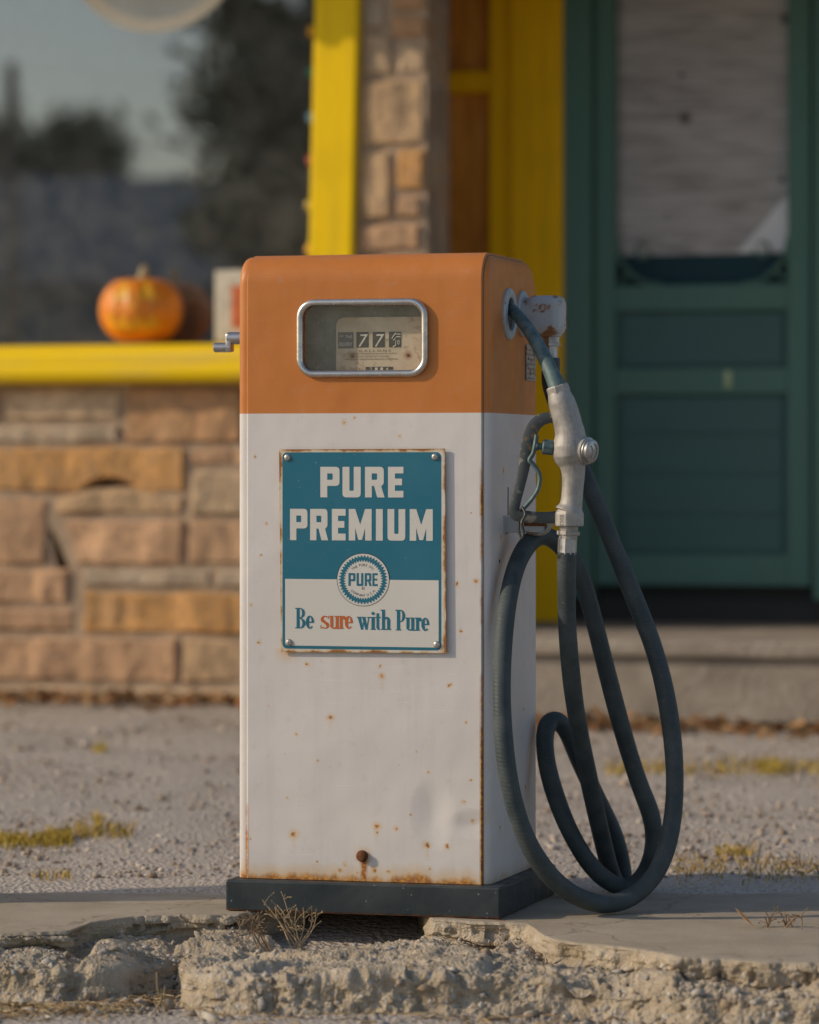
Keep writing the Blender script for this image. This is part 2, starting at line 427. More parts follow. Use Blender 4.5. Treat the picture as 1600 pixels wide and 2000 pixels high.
# ================================================================== BUILDING (behind the pump)
YAW = math.radians(17); CY, SYW = math.cos(YAW), math.sin(YAW)   # the front faces a little towards the sun
bld = empty('shop_building', (0, WALL, .132), -YAW)
tag(bld, 'tan sandstone shop with yellow trimmed window and recessed green screen door', 'building')
def bx(px, d):                        # building x of what is seen at column px on the plane d-WALL behind the front
    a = (px-800)/FPX; y = d-WALL
    return (a*(WALL+y*CY)-y*SYW)/(CY+a*SYW)
def bz(py, d): return CAMZ+(920-py)/FPX*(WALL+(d-WALL)*CY)-.132
def BW(px, py, d):                    # the same as a world point
    x, y, a = bx(px, d), d-WALL, (px-800)/FPX
    Y = WALL-x*SYW+y*CY
    return Vector((x*CY+y*SYW, Y, CAMZ+(920-py)/FPX*Y))
# --- stone wall: blocks with rock faces
SV, SF, ST = [], [], []
STC = {'pink': (.53, .325, .19), 'tan': (.52, .35, .20), 'orange': (.55, .295, .11), 'pale': (.53, .385, .245), 'grey': (.43, .34, .245), 'brown': (.48, .275, .14)}
def block(x0, y0, x1, y1, c, seed=None, d=WALL, arch=None, dome=None, slant=0, depth=.05):
    global SV
    sd = random.randrange(10**6) if seed is None else seed
    X0, X1, Z1, Z0 = bx(x0+1, d), bx(x1-1, d), bz(y0+.7, d), bz(y1-.7, d)
    nx, nz = max(3, int((X1-X0)/.016)), max(3, int((Z1-Z0)/.016))
    u, w_ = np.meshgrid(np.linspace(0, 1, nx+1), np.linspace(0, 1, nz+1)); u, w_ = u.ravel(), w_.ravel()
    x = X0+(X1-X0)*u; z = Z0+(Z1-Z0)*w_
    if arch: z = z+(1-w_)*arch[2]/FPX*d*np.clip(1-((u*(x1-x0)+x0-arch[0])/arch[1])**2, 0, 1)
    if dome: z = z+w_*dome[2]/FPX*d*np.clip(1-((u*(x1-x0)+x0-dome[0])/dome[1])**2, 0, 1)
    if slant: x = x+(1-u)*(1-w_)*slant/FPX*d
    q = np.c_[x, z, np.full(len(x), sd*.37)]
    e = np.minimum(np.minimum(u, 1-u)*(X1-X0), np.minimum(w_, 1-w_)*(Z1-Z0))
    y = -(np.clip(e/.012, 0, 1)**.6*((.022+.009*fbm(q*np.array([9, 7, 1]), 4, 5))+.005*vnoise(q*np.array([22, 6, 1]), 8)))
    x = x+.006*vnoise(q*np.array([18, 18, 1]), 3); z = z+.005*vnoise(q*np.array([16, 16, 1]), 4)
    y = y+(d-WALL)
    o = len(SV); n_ = len(x)
    col = np.array(STC[c])*random.uniform(.88, 1.12)
    stain = fbm(q*np.array([6, 4, 1]), 4, 9)[:, None]
    t = col*(1+.18*stain)*np.array([1, 1, 1])
    SV = SV+[(a, b, c_) for a, b, c_ in zip(x, y, z)]; ST.extend(map(tuple, t))
    g = np.arange(n_).reshape(nz+1, nx+1)
    for j in range(nz):
        for i in range(nx): SF.append((o+g[j, i], o+g[j, i+1], o+g[j+1, i+1], o+g[j+1, i]))
    ring = list(g[0, :])+list(g[1:, -1])+list(g[-1, -2::-1])+list(g[-2:0:-1, 0])
    o2 = len(SV)
    SV += [(x[k], d-WALL+depth, z[k]) for k in ring]; ST.extend(tuple(t[k]) for k in ring); m_ = len(ring)
    for k in range(m_): SF.append((o+ring[k], o2+k, o2+(k+1) % m_, o+ring[(k+1) % m_]))
def courses(x0, x1, y0, y1, lo=60, hi=110):
    y = y0
    while y < y1-20:
        h = min(random.uniform(lo, hi), y1-y)
        if y1-y-h < 35: h = y1-y
        x = x0
        while x < x1-8:
            w_ = random.uniform(120, 310)
            if x1-x-w_ < 70: w_ = x1-x
            block(x, y, x+w_, y+h, random.choice(['pink', 'tan', 'orange', 'pale', 'brown', 'pink'])); x += w_
        y += h
for a in [(8, 750, 240, 822, 'pale'), (-60, 750, 6, 822, 'tan'), (-60, 824, 240, 868, 'grey'), (244, 750, 480, 868, 'brown'), (480, 750, 704, 868, 'pink'),
          (372, 870, 560, 914, 'pink'), (372, 916, 560, 1012, 'pale'), (562, 870, 704, 1012, 'tan'), (-60, 970, 98, 1112, 'pink'),
          (366, 1014, 600, 1110, 'pink'), (602, 1014, 704, 1110, 'tan'),
          (160, 1112, 420, 1156, 'grey'), (422, 1112, 704, 1156, 'grey'), (-60, 1114, 140, 1190, 'pink'), (-60, 1192, 152, 1246, 'pink'),
          (165, 1158, 500, 1248, 'orange'), (502, 1158, 704, 1248, 'tan'), (-60, 1250, 352, 1345, 'pink'), (356, 1250, 470, 1345, 'tan'), (472, 1250, 704, 1345, 'brown'),
          (-60, 1347, 330, 1392, 'pale'), (332, 1347, 704, 1392, 'pale')]: block(*a)
block(-60, 870, 368, 966, 'orange', arch=(222, 66, 28))
block(108, 966, 364, 1012, 'tan', dome=(232, 95, 15))
block(122, 1014, 364, 1112, 'pink', slant=34)
courses(-700, -62, 750, 1392)
courses(704, 838, 496, 1392, 55, 120)
for a in [(704, 60, 772, 150, 'pale'), (776, 82, 838, 148, 'pale'), (704, 152, 834, 286, 'tan'), (704, 290, 770, 430, 'tan'), (774, 290, 836, 374, 'orange'),
          (774, 378, 830, 430, 'pink'), (704, 434, 828, 494, 'pink'), (704, -10, 760, 56, 'grey'), (764, 28, 838, 78, 'brown'), (764, -40, 838, 26, 'brown')]: block(*a)
courses(704, 838, -700, -42)
courses(-700, 704, -780, -500)
SPLIT = (len(SV), len(SF))
# stone in the recess beside the sidelight
yy = -780
while yy < 1260:
    h = random.uniform(60, 130); block(820, yy, 877, yy+h, random.choice(['grey', 'brown', 'grey', 'tan']), d=BACK); yy += h
yy = 862
while yy < 1240:
    h = random.uniform(60, 110); block(879, yy, 1076, yy+h, random.choice(['brown', 'orange', 'tan', 'pink']), d=BACK); yy += h
n = NT('sandstone', rough=.9, spec=.2)
c = n.mix(n.mapr(n.noise(26, 6), .4, .75, 0, .6), n.attr(), (.24, .165, .11))
c = n.mix(n.mapr(n.noise(5, 4), .55, .75, 0, .45), c, (.46, .30, .17))
SAND = n.set(c, None, n.bump(n.noise(60, 5), .6, .01))
new_mesh('stone_wall', SV[:SPLIT[0]], SF[:SPLIT[1]], SAND, bld, False, None, ST[:SPLIT[0]])
new_mesh('stone_wall', SV[SPLIT[0]:], [tuple(i-SPLIT[0] for i in q) for q in SF[SPLIT[1]:]], SAND, bld, False, None, ST[SPLIT[0]:])
# mortar backing, pier side, other walls, roof slab (one mesh of plain walling)
mb = MB(); XP = bx(838, WALL)-.004; XE = 1.95

for a in ((-700, 735, 640, 925), (-700, 925, 165, 968), (290, 925, 640, 968), (-700, 968, 640, 1040), (-700, 1135, 640, 1500)):
    mb.box(bx(a[0], WALL), -.008, bz(a[3], WALL), bx(a[2], WALL), .060, bz(a[1], WALL))           # below the window
for pg in ([(-700, 1040), (97, 1040), (116, 1135), (-700, 1135)], [(106, 1040), (640, 1040), (640, 1135), (146, 1135)]):
    mb.prism([(bx(a, WALL), bz(b, WALL)) for a, b in pg], -.008, .060, lambda x, z, h: (x, h, z))
mb.box(bx(628, WALL), -.008, -.3, XP, .25, 3.4)                                    # pier
XB = XP-.77*SYW/CY-.03
mb.add([(x, y, z) for z in (-.3, 3.4) for x, y in ((XP-.08, .25), (XP-.002, .25), (XB, 1.02), (XB-.08, 1.02))], [(0, 1, 5, 4), (1, 2, 6, 5), (2, 3, 7, 6), (3, 0, 4, 7), (3, 2, 1, 0), (4, 5, 6, 7)])                                          # side of the recess
mb.box(XB-.08, 1.022, -.3, bx(880, BACK), 1.08, 3.4)
mb.box(bx(880, BACK), 1.02, -.3, bx(1076, BACK), 1.08, bz(858, BACK))
mb.box(XE, .0, -.3, XE+3, .25, 3.4); mb.box(XE, .25, -.3, XE+.06, 1.02, 3.4)
mb.box(-4.2, .0, 2.72, bx(628, WALL), .40, 3.4)
pf = MB(); pf.add([(XP+.001, -.006, -.3), (XP+.001, .252, -.3), (XP+.001, .252, 3.4), (XP+.001, -.006, 3.4)], [(0, 1, 2, 3)])
n = NT('reveal_stone', rough=.9); c = n.mix(n.xyz(n.vor(7, n.scale((1, 1.4, 1)), out='Color'))[0], (.26, .20, .16), (.52, .34, .20)); c = n.mix(n.mapr(n.vor(7, n.scale((1, 1.4, 1)), 'DISTANCE_TO_EDGE'), .02, .06), (.42, .36, .30), c)
pf.build('pier_side', n.set(c, None, n.bump(n.noise(30, 5), .8, .02)), bld)
mb.build('mortar', simple('mortar', (.36, .26, .175), .95, sc=14, bump=.5, bd=.006, bs=70), bld)
# --- window: frame, sill, pane
def wood(name, col, dirt=(.2, .15, .08), rough=.45, along='z', amt=.5):
    n = NT(name, col, rough, 0, .18)
    g = n.scale((30, 30, 1.5) if along == 'z' else (1.5, 30, 30))
    f = n.noise(1.5, 6, g)
    c = n.mix(n.mapr(f, .5, .78, 0, amt), col, dirt); c = n.mix(n.mapr(n.noise(4, 5), .55, .75, 0, amt*.6), c, tuple(q*.7 for q in col))
    return n.set(c, n.mapr(f, .3, .8, rough, rough+.25), n.bump(f, .25, .003))
YEL = wood('yellow_paint', (.88, .575, .002), (.55, .36, .03), .42)
YEL_SHADE = wood('yellow_paint_shaded', (.97, .55, .002), (.50, .30, .02), .45)  # the yellow paint again, its colour altered for the shaded recess
YELH = wood('yellow_paint_weathered', (.86, .57, .006), (.60, .42, .14), .5, 'x', .75)
win = new_mesh('window', [(0, 0, 0)], [], None, bld) if False else bpy.data.objects.new('window', None); link(win, bld)
def lean(x, z): return x-(z-bz(490, WALL))*-.0245
mb = MB()
for x0, x1, y0, y1 in ((612, 697, -.055, .10),):
    q = []
    for z in (bz(690, WALL), 2.72):
        o = (z-bz(490, WALL))*.0245
        q += [(bx(x0, WALL)+o, y0, z), (bx(x1, WALL)+o, y0, z), (bx(x1, WALL)+o, y1, z), (bx(x0, WALL)+o, y1, z)]
    mb.add(q, [(0, 1, 5, 4), (1, 2, 6, 5), (2, 3, 7, 6), (3, 0, 4, 7), (4, 5, 6, 7), (3, 2, 1, 0)])
    q = [(a-.012 if i % 4 in (0, 3) else a-.10, b+.075 if i % 4 < 2 else b, c_) for i, (a, b, c_) in enumerate(q)]
    mb.add(q, [(0, 1, 5, 4), (1, 2, 6, 5), (2, 3, 7, 6), (3, 0, 4, 7), (4, 5, 6, 7), (3, 2, 1, 0)])
mb.box(-4.2, -.055, 2.62, bx(612, WALL), .1, 2.72)
fr = mb.build('frame', YEL, win)
bev = fr.modifiers.new('b', 'BEVEL'); bev.width = .008; bev.segments = 2
zt, zb = bz(668, 13.44), bz(744, 13.36)
prof = [(.36, zt+.012), (-.05, zt+.002), (-.085, zt-.006), (-.115, zt-.028), (-.125, zt-.052), (-.122, zt-.07), (-.128, zt-.078), (-.128, zb+.03), (-.118, zb+.01), (-.10, zb), (.058, zb), (.058, zt-.03), (.36, zt-.03)]
mb = MB(); mb.prism(prof, -4.2, bx(703, WALL), lambda y, z, h: (h, y, z)); sill = mb.build('sill', YELH, win, True)
GL = glass_mat('window_glass', .36, (.95, .97, .97), .09)
dm = MB(); DC = (bx(303, GLASS), bz(-151, GLASS)); DR = 196/FPX*GLASS
def dring(r, n_=72): return [(DC[0]+r*math.cos(6.28319*k/n_), DC[1]+r*math.sin(6.28319*k/n_)) for k in range(n_)]
dm.flat(dring(DR), [dring(DR*.86)], to=lambda x, z: (x, GLASS-WALL-.004, z)); dm.build('decal_rim', simple('cream_decal', (.86, .82, .70), .5, var=.08), win); dm = MB(); dm.flat(dring(DR*.86), to=lambda x, z: (x, GLASS-WALL-.0035, z)); dm.build('decal', simple('pale_blue_decal', (.58, .64, .66), .5, var=.12, sc=4), win)
new_mesh('pane', [(-4.2, GLASS-WALL, bz(676, GLASS)), (bx(640, GLASS), GLASS-WALL, bz(676, GLASS)), (bx(640, GLASS), GLASS-WALL, 2.7), (-4.2, GLASS-WALL, 2.7)], [(0, 1, 2, 3)], GL, win)
# --- dark room behind the window
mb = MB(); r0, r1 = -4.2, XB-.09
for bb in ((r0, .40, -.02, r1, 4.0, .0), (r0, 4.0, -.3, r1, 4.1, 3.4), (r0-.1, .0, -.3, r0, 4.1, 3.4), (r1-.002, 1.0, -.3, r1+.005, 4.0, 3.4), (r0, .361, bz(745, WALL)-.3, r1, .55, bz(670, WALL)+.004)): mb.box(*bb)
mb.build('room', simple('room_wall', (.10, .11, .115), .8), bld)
# --- sidelight, casing, door
def W(x0, y0, x1, y1, d0, d1, m_, b=.006): m_.box(bx(x0, BACK), d0, bz(y1, BACK), bx(x1, BACK), d1, bz(y0, BACK), b)
mb = MB()
W(962, -900, 1077, 1232, .955, 1.06, mb); W(877, 140, 964, 182, .965, 1.05, mb, .004); W(877, 822, 964, 862, .955, 1.06, mb, .004); W(1008, -900, 1109, 1232, .925, .954, mb, .005)
slt = bpy.data.objects.new('sidelight', None); link(slt, bld)
mb.build('frame', YEL_SHADE, slt)
n = NT('stained_plywood', rough=.55); f_ = n.noise(2.2, 7, n.scale((6, 6, 1.2)), .6, 1.2)
PLYB = n.set(n.ramp(f_, (.3, (.50, .19, .02)), (.52, (.74, .31, .04)), (.72, (.84, .42, .09))), None, n.bump(f_, .2, .004))
mb = MB(); W(877, -900, 962, 139, 1.02, 1.05, mb, 0); W(877, 183, 962, 821, 1.02, 1.05, mb, 0); mb.build('panel', PLYB, slt)
door = bpy.data.objects.new('screen_door', None); link(door, bld)
GRN = wood('green_paint', (.095, .20, .165), (.13, .20, .18), .42, 'z', .5)
GRD = wood('green_paint_panel', (.07, .15, .14), (.11, .16, .16), .45, 'x', .5)
mb = MB(); W(1109, -900, 1164, 1165, .93, 1.06, mb); W(1596, -900, 1660, 1165, .93, 1.06, mb); mb.build('jamb', GRN, door)
for x0, x1 in ((1167, 1206), (1542, 1588)):
    mb = MB(); W(x0-(0 if x0 > 1300 else 0), -900, x1, 1140, .965, 1.005, mb, .005); mb.build('stile', GRN, door)
for y0, y1 in ((562, 612), (722, 772), (1080, 1140)):
    mb = MB(); W(1206, y0, 1542, y1, .968, 1.002, mb, .005); mb.build('rail', GRN, door)
for y0, y1, k in ((612, 722, 1), (772, 1080, 4)):
    mb = MB(); W(1206, y0, 1542, y1, 1.0, 1.012, mb, 0); h = (y1-y0)/k
    for q in range(k): W(1220, y0+q*h+(6 if q == 0 else .6), 1530, y0+(q+1)*h-(6 if q == k-1 else .6), .990, .9995, mb, .002)
    mb.build('panel', GRD, door)
mb = MB(); W(1206, 503, 1542, 562, 1.03, 1.06, mb, .004); mb.build('rail', wood('blue_green_paint', (.012, .05, .065), (.02, .05, .06), .45, 'x'), door)
for sx, X0 in ((1, 1206), (-1, 1542)):
    mb = MB(); pp = []
    for k in range(13):
        a = math.radians(180+90*k/12) if sx > 0 else math.radians(360-90*k/12)
        cx = X0+sx*88; cy = 474
        pp.append(Vector((bx(cx+88*math.cos(a), BACK), .985, bz(cy-88*math.sin(a), BACK))))
    mb.tube(pp, .017, 8, ry=.010, up=(0, 1, 0)); mb.cyl(pp[6], Vector((bx(X0+sx*8, BACK), .985, bz(554, BACK))), .007, seg=8)
    pp2 = [Vector((bx(X0+sx*(52+14*math.cos(t)), BACK), .985, bz(496+14*math.sin(t), BACK))) for t in np.linspace(0, 5.2, 12)]
    mb.tube(pp2, .006, 8)
    mb.build('scroll_bracket', GRN, door, True)
n = NT('weathered_plywood', rough=.85); g = n.scale((1.0, 1, 11)); f_ = n.noise(2.6, 8, g, .58, 1.6)
c = n.ramp(f_, (.34, (.30, .28, .27)), (.5, (.44, .42, .405)), (.66, (.55, .53, .52)))
for kx, ky, kr in ((1335, 240, .030), (1328, 157, .016), (1533, 55, .030), (1525, 362, .018), (1300, 425, .010)):
    dn = n.n('VectorMath', operation='DISTANCE'); n.put(dn.inputs[0], n.obj()); dn.inputs[1].default_value = (bx(kx, BACK), 1.03, bz(ky, BACK))
    c = n.mix(n.mapr(dn.outputs['Value'], kr*.35, kr, .85, 0), c, (.025, .024, .022))
mb = MB(); W(1190, -900, 1560, 503, 1.03, 1.06, mb, 0); mb.build('board', n.set(c, None, n.bump(f_, .4, .006)), door)
mb = MB(); W(1419, 728, 1433, 762, .960, .967, mb, .003); mb.build('rail_glint', simple('glint_brass', (.30, .36, .22), .35, .7), door)  # pale brass strip standing in for a light glint on the rail
mb = MB(); mb.flat([(bx(1438, BACK), bz(500, BACK)), (bx(1541, BACK), bz(500, BACK)), (bx(1541, BACK), bz(392, BACK)), (bx(1528, BACK), bz(400, BACK))], to=lambda x, z: (x, 1.026-(x-bx(1438, BACK))*.02, z))
mb.build('paper_sheet', simple('paper', (.80, .80, .80), .8, var=.1), door)
mb = MB(); W(1060, 1166, 1659, 1226, .99, 1.06, mb, .004); W(1164, 1141, 1596, 1165, 1.03, 1.06, mb, 0); W(1100, -900, 2500, 1240, 1.065, 1.09, mb, 0); mb.build('threshold', simple('dark_threshold', (.03, .03, .028), .8), bld)
mb = MB(); W(1660, -900, 2500, 1240, .99, 1.06, mb, 0); mb.build('side_panel', GRN, bld)
# step: slab with worn front
mb = MB(); zs = bz(1243, 12.98)
mb.box(.10, 12.98-WALL, zs-.055, XE-.02, 1.0, zs, .012); mb.box(.12, 13.01-WALL, -.3, XE-.03, 1.0, zs-.052, .01)
n = NT('step_concrete', rough=.92, spec=.2); c = n.mix(n.mapr(n.noise(5, 6), .4, .65), (.33, .28, .225), (.24, .205, .17)); c = n.mix(n.mapr(n.noise(9, 5), .55, .72, 0, .5), c, (.42, .37, .31))
mb.build('doorstep', n.set(c, None, n.bump(n.noise(45, 6), .7, .012)), bld)
# roof with a scalloped fascia (off the top of the picture; it shades the heads of window and pier)
zr = 2.93; ov = .46
mb = MB(); mb.box(-4.6, -ov, zr, 5.2, 4.3, zr+.14)
sc_pts = [(-4.6, zr+.02)]
x = -4.6
while x < 5.2:
    for k in range(7): sc_pts.append((x+.13*k/7, zr-.10-.045*math.sin(math.pi*k/7)))
    x += .13
sc_pts.append((5.2, zr+.02))
mb.prism(sc_pts, -ov-.03, -ov-.003, lambda x, z, h: (x, h, z)); mb.build('roof', simple('roof_board', (.25, .2, .14), .8), bld)

# ================================================================== THE PUMP
TH = math.atan2(.2672, .9636)
PC = Vector((-.0394, 8.4804, 0))
pump = empty('gas_pump', PC, -TH)
tag(pump, 'old orange and white gas pump with blue enamel sign on black plinth', 'gas pump')
WD, DP, ZB, ZT, ZS = .521, .4375, .068, .0, 1.063
ZT = 1.404
def L(p):                            # world -> pump space
    q = Vector(p)-PC; c, s = math.cos(TH), math.sin(TH)
    return Vector((q.x*c-q.y*s, q.x*s+q.y*c, q.z))
def PL(px, py, d): return L(P(px, py, d))
def FX(px, lift=0):                  # photo x on the front face -> pump x
    a = (px-800)/FPX; x0, d0 = .1532-lift*.2672, 8.2-lift*.9636
    s = (x0-a*d0)/(.9636+a*.2672); return WD/2-s
def FZ(py, x=0): return CAMZ+(920-py)/FPX*(8.2+(WD/2-x)*.2672)
def FP(px, py, off=.001):            # point on the front face, lifted
    x = FX(px); return Vector((x, -DP/2-off, FZ(py, x)))
def side(t, z, out=0): return Vector((WD/2+.016+out, -DP/2+t, z))

# --- paint with rust
SPOTS = [(575, 1630, 9), (735, 1614, 5), (775, 1621, 4), (835, 1652, 6), (873, 1654, 4), (840, 1698, 5), (618, 1684, 4), (645, 1403, 4.5), (745, 1300, 4), (747, 1320, 5), (580, 1432, 3),
         (622, 1485, 4), (812, 1470, 3), (838, 1508, 3.5), (910, 1410, 3), (920, 1525, 3), (525, 1380, 3), (507, 1085, 5), (518, 1020, 4), (505, 1255, 3), (690, 815, 4), (673, 823, 5),
         (600, 1300, 4), (895, 1140, 4), (930, 1137, 4), (920, 1000, 3.5), (900, 1230, 3.5), (488, 1640, 3), (490, 1180, 3.5), (880, 1340, 3), (925, 1605, 4), (655, 1570, 2.5),
         (560, 1560, 2.5), (800, 1590, 2.5), (500, 890, 3), (780, 850, 2.5), (738, 1624, 3), (675, 1690, 7), (730, 1700, 8), (700, 1705, 10), (760, 1703, 7), (665, 1700, 9), (712, 1672, 11), (905, 1565, 2.5), (690, 1380, 2.5)]
def paint(name, col, lower):
    n = NT(name, col, .48, 0, .45); co = n.obj(); x, y, z = n.xyz(co)
    base = n.mix(n.mapr(n.noise(3, 5), .4, .7, 0, .35), col, tuple(c*.86 for c in col))
    base = n.mix(n.mapr(n.noise(40, 5), .58, .75, 0, .18), base, (.35, .30, .25))
    stk = n.noise(3.0, 5, n.scale((16, 16, .7))); base = n.mix(n.mapr(stk, .52, .74, 0, .22), base, tuple(q*.72 for q in col))
    scr = n.noise(2.0, 3, n.scale((3, 3, 160)), .7, .6); base = n.mix(n.mapr(scr, .66, .70, 0, .30), base, tuple(min(1, q*1.25+.03) for q in col))
    base = n.mix(n.mapr(n.noise(2.2, 4), .42, .66, 0, .38), base, tuple(min(1, q*1.12+.02) for q in col))
    fleck = n.mapr(n.vor(75), .10, .05); fleck = n.math('MULTIPLY', fleck, n.math('GREATER_THAN', n.xyz(n.vor(75, out='Color'))[0], .955))
    base = n.mix(n.math('MULTIPLY', fleck, .7), base, (.22, .16, .11))
    nm = n.noise(55, 4, co)
    if lower:
        wn = n.n('TexNoise'); wn.inputs['Scale'].default_value = 60; wn.inputs['Detail'].default_value = 4; n.put(wn.inputs['Vector'], co)
        sb = n.n('VectorMath', operation='SUBTRACT'); n.put(sb.inputs[0], wn.outputs['Color']); sb.inputs[1].default_value = (.5, .5, .5)
        sc = n.n('VectorMath', operation='SCALE'); n.put(sc.inputs[0], sb.outputs[0]); sc.inputs['Scale'].default_value = .016
        ad = n.n('VectorMath', operation='ADD'); n.put(ad.inputs[0], co); n.put(ad.inputs[1], sc.outputs[0])
        rust = None; halo = None
        rj = random.Random(3); pts = [(FP(a+rj.uniform(-2, 2), b+rj.uniform(-2, 2)), r*rj.choice((.5, .65, .8, 1, 1.3))) for a, b, r in SPOTS]
        for (zz, tt, r) in ((.55, .10, 5), (.42, .30, 4), (.36, .28, 3), (.70, .20, 4), (.25, .32, 6), (.15, .30, 5), (.80, .10, 5), (.94, .12, 5), (.18, .09, 5), (.5, .33, 3)): pts.append((side(tt, zz), r))
        for p, r in pts:
            dn = n.n('VectorMath', operation='DISTANCE'); n.put(dn.inputs[0], ad.outputs[0]); dn.inputs[1].default_value = p; r = r/927
            a = n.mapr(dn.outputs['Value'], r*.35, r*.95, 1, 0); h = n.mapr(dn.outputs['Value'], r*.4, r*2.1, .55, 0)
            if r > 4.4/927:
                for q_ in range(1, 4):
                    d2 = n.n('VectorMath', operation='DISTANCE'); n.put(d2.inputs[0], ad.outputs[0]); d2.inputs[1].default_value = (p[0], p[1], p[2]-r*1.5*q_); h = n.math('MAXIMUM', h, n.mapr(d2.outputs['Value'], r*.2, r*1.1, .42-.1*q_, 0))
            rust = a if rust is None else n.math('MAXIMUM', rust, a); halo = h if halo is None else n.math('MAXIMUM', halo, h)
        # band along the bottom, corner edge, run below the bolt and under the sign
        zz = n.math('SUBTRACT', z, n.math('MULTIPLY', n.noise(28, 5, n.scale((1, 1, .15))), .055))
        band = n.mapr(zz, .042, .054, .9, 0); bandh = n.mapr(zz, .044, .078, .6, 0)
        front = n.math('LESS_THAN', y, -DP/2+.006)
        band = n.math('MULTIPLY', band, n.mapr(front, 0, 1, .35, 1)); bandh = n.math('MULTIPLY', bandh, n.mapr(front, 0, 1, .4, 1))
        ex = n.mapr(n.math('ABSOLUTE', n.math('SUBTRACT', x, WD/2)), .0025, .007, 1, 0)
        ex = n.math('MULTIPLY', ex, n.math('MULTIPLY', front, n.mapr(n.math('ADD', n.noise(7, 4), n.mapr(z, .06, .5, .3, 0)), .45, .62)))
        lx = n.mapr(n.math('ABSOLUTE', n.math('SUBTRACT', x, -WD/2)), .002, .006, .8, 0)
        lx = n.math('MULTIPLY', lx, n.math('MULTIPLY', front, n.mapr(n.math('ADD', n.noise(9, 4), n.mapr(z, .06, .3, .35, 0)), .6, .75)))
        bxp = FX(711); run = n.mapr(n.math('ABSOLUTE', n.math('SUBTRACT', n.math('ADD', x, n.math('MULTIPLY', n.math('SUBTRACT', nm, .5), .010)), bxp)), .003, .011, 1, 0)
        run = n.math('MULTIPLY', run, n.math('MULTIPLY', front, n.math('LESS_THAN', z, FZ(1672))))
        sg = n.math('MULTIPLY', n.mapr(z, FZ(1300), FZ(1276), 0, .5), n.math('MULTIPLY', n.math('LESS_THAN', z, FZ(1268)), n.mapr(n.math('ABSOLUTE', n.math('SUBTRACT', x, FX(560))), .004, .03, 1, 0)))
        rust = n.math('MAXIMUM', n.math('MAXIMUM', rust, band), n.math('MAXIMUM', ex, n.math('MAXIMUM', lx, run)))
        halo = n.math('MAXIMUM', halo, n.math('MAXIMUM', bandh, n.math('MULTIPLY', sg, front)))
        rc = n.mix(n.mapr(n.noise(130, 4), .42, .62), (.28, .09, .012), (.60, .27, .03))
        base = n.mix(halo, base, (.60, .33, .05)); base = n.mix(rust, base, rc)
    dent = n.noise(5.5, 2, n.scale((1, 1, 1)))
    ddn = n.n('VectorMath', operation='DISTANCE'); n.put(ddn.inputs[0], n.scale((1.6, 1, 1))); q = FP(845, 1590); ddn.inputs[1].default_value = (q.x*1.6, q.y, q.z)
    dd = n.mapr(ddn.outputs['Value'], 0, .085); dd.node.interpolation_type = 'SMOOTHSTEP'
    ddn2 = n.n('VectorMath', operation='DISTANCE'); n.put(ddn2.inputs[0], n.scale((1, 1, 2))); q = FP(930, 1610); ddn2.inputs[1].default_value = (q.x, q.y, q.z*2)
    dd2 = n.mapr(ddn2.outputs['Value'], 0, .07); dd2.node.interpolation_type = 'SMOOTHSTEP'
    nr = n.bump(n.math('ADD', dent, n.math('ADD', n.math('MULTIPLY', dd, 1.1), n.math('MULTIPLY', dd2, 1.1))), .17, .035)
    nr = n.bump(n.noise(24, 3), .10, .004, nr)
    nr = n.bump(n.math('SUBTRACT', n.noise(220, 3), n.math('MULTIPLY', fleck, 2.0)), .14, .0018, nr)
    return n.set(base, n.mapr(n.noise(18, 4), .3, .7, .38, .58), nr)
WHITE = paint('white_pump_paint', (.615, .58, .56), True)
ORANGE = paint('orange_pump_paint', (.50, .165, .026), False)
def split(bm, z, keep_upper):
    geom = bm.verts[:]+bm.edges[:]+bm.faces[:]
    bmesh.ops.bisect_plane(bm, geom=geom, plane_co=(0, 0, z), plane_no=(0, 0, 1), clear_outer=not keep_upper, clear_inner=keep_upper)
def profile(ins, rf=.062, rb=.085, zt=ZT, n_=10):     # (y, z) outline of the cabinet seen from the side
    f_, b_ = -DP/2+ins, DP/2-ins; t = zt-ins; o = [(f_, ZB), (b_, ZB)]
    for k in range(n_+1):
        a = math.pi/2*k/n_; o.append((b_-rb+rb*math.cos(a), t-rb+rb*math.sin(a)))
    for k in range(n_+1):
        a = math.pi/2+math.pi/2*k/n_; o.append((f_+rf+rf*math.cos(a), t-rf+rf*math.sin(a)))
    return o
def loft_x(rows):                    # rows of (x, outline)
    bm = bmesh.new(); rings = [[bm.verts.new((x, y, z)) for y, z in o] for x, o in rows]
    for a, b in zip(rings[:-1], rings[1:]):
        k = len(a)
        for i in range(k): bm.faces.new((a[i], a[(i+1) % k], b[(i+1) % k], b[i]))
    bm.faces.new(rings[0]); bm.faces.new(list(reversed(rings[-1])))
    bmesh.ops.recalc_face_normals(bm, faces=bm.faces); return bm
def bm_obj(bm, name, m, parent):
    me = bpy.data.meshes.new(name); bm.to_mesh(me); bm.free(); me.materials.append(m)
    me.polygons.foreach_set('use_smooth', [True]*len(me.polygons)); me.set_sharp_from_angle(angle=math.radians(35))
    return link(bpy.data.objects.new(name, me), parent)
e = .0025
rows = [(-WD/2, profile(e)), (-WD/2+e, profile(0)), (WD/2-e, profile(0)), (WD/2, profile(e))]
hood = None
for up, nm, m in ((False, 'cabinet', WHITE), (True, 'hood', ORANGE)):
    bm = loft_x(rows); split(bm, ZS, up); o = bm_obj(bm, nm, m, pump)
    if up: hood = o
    else: cabinet = o
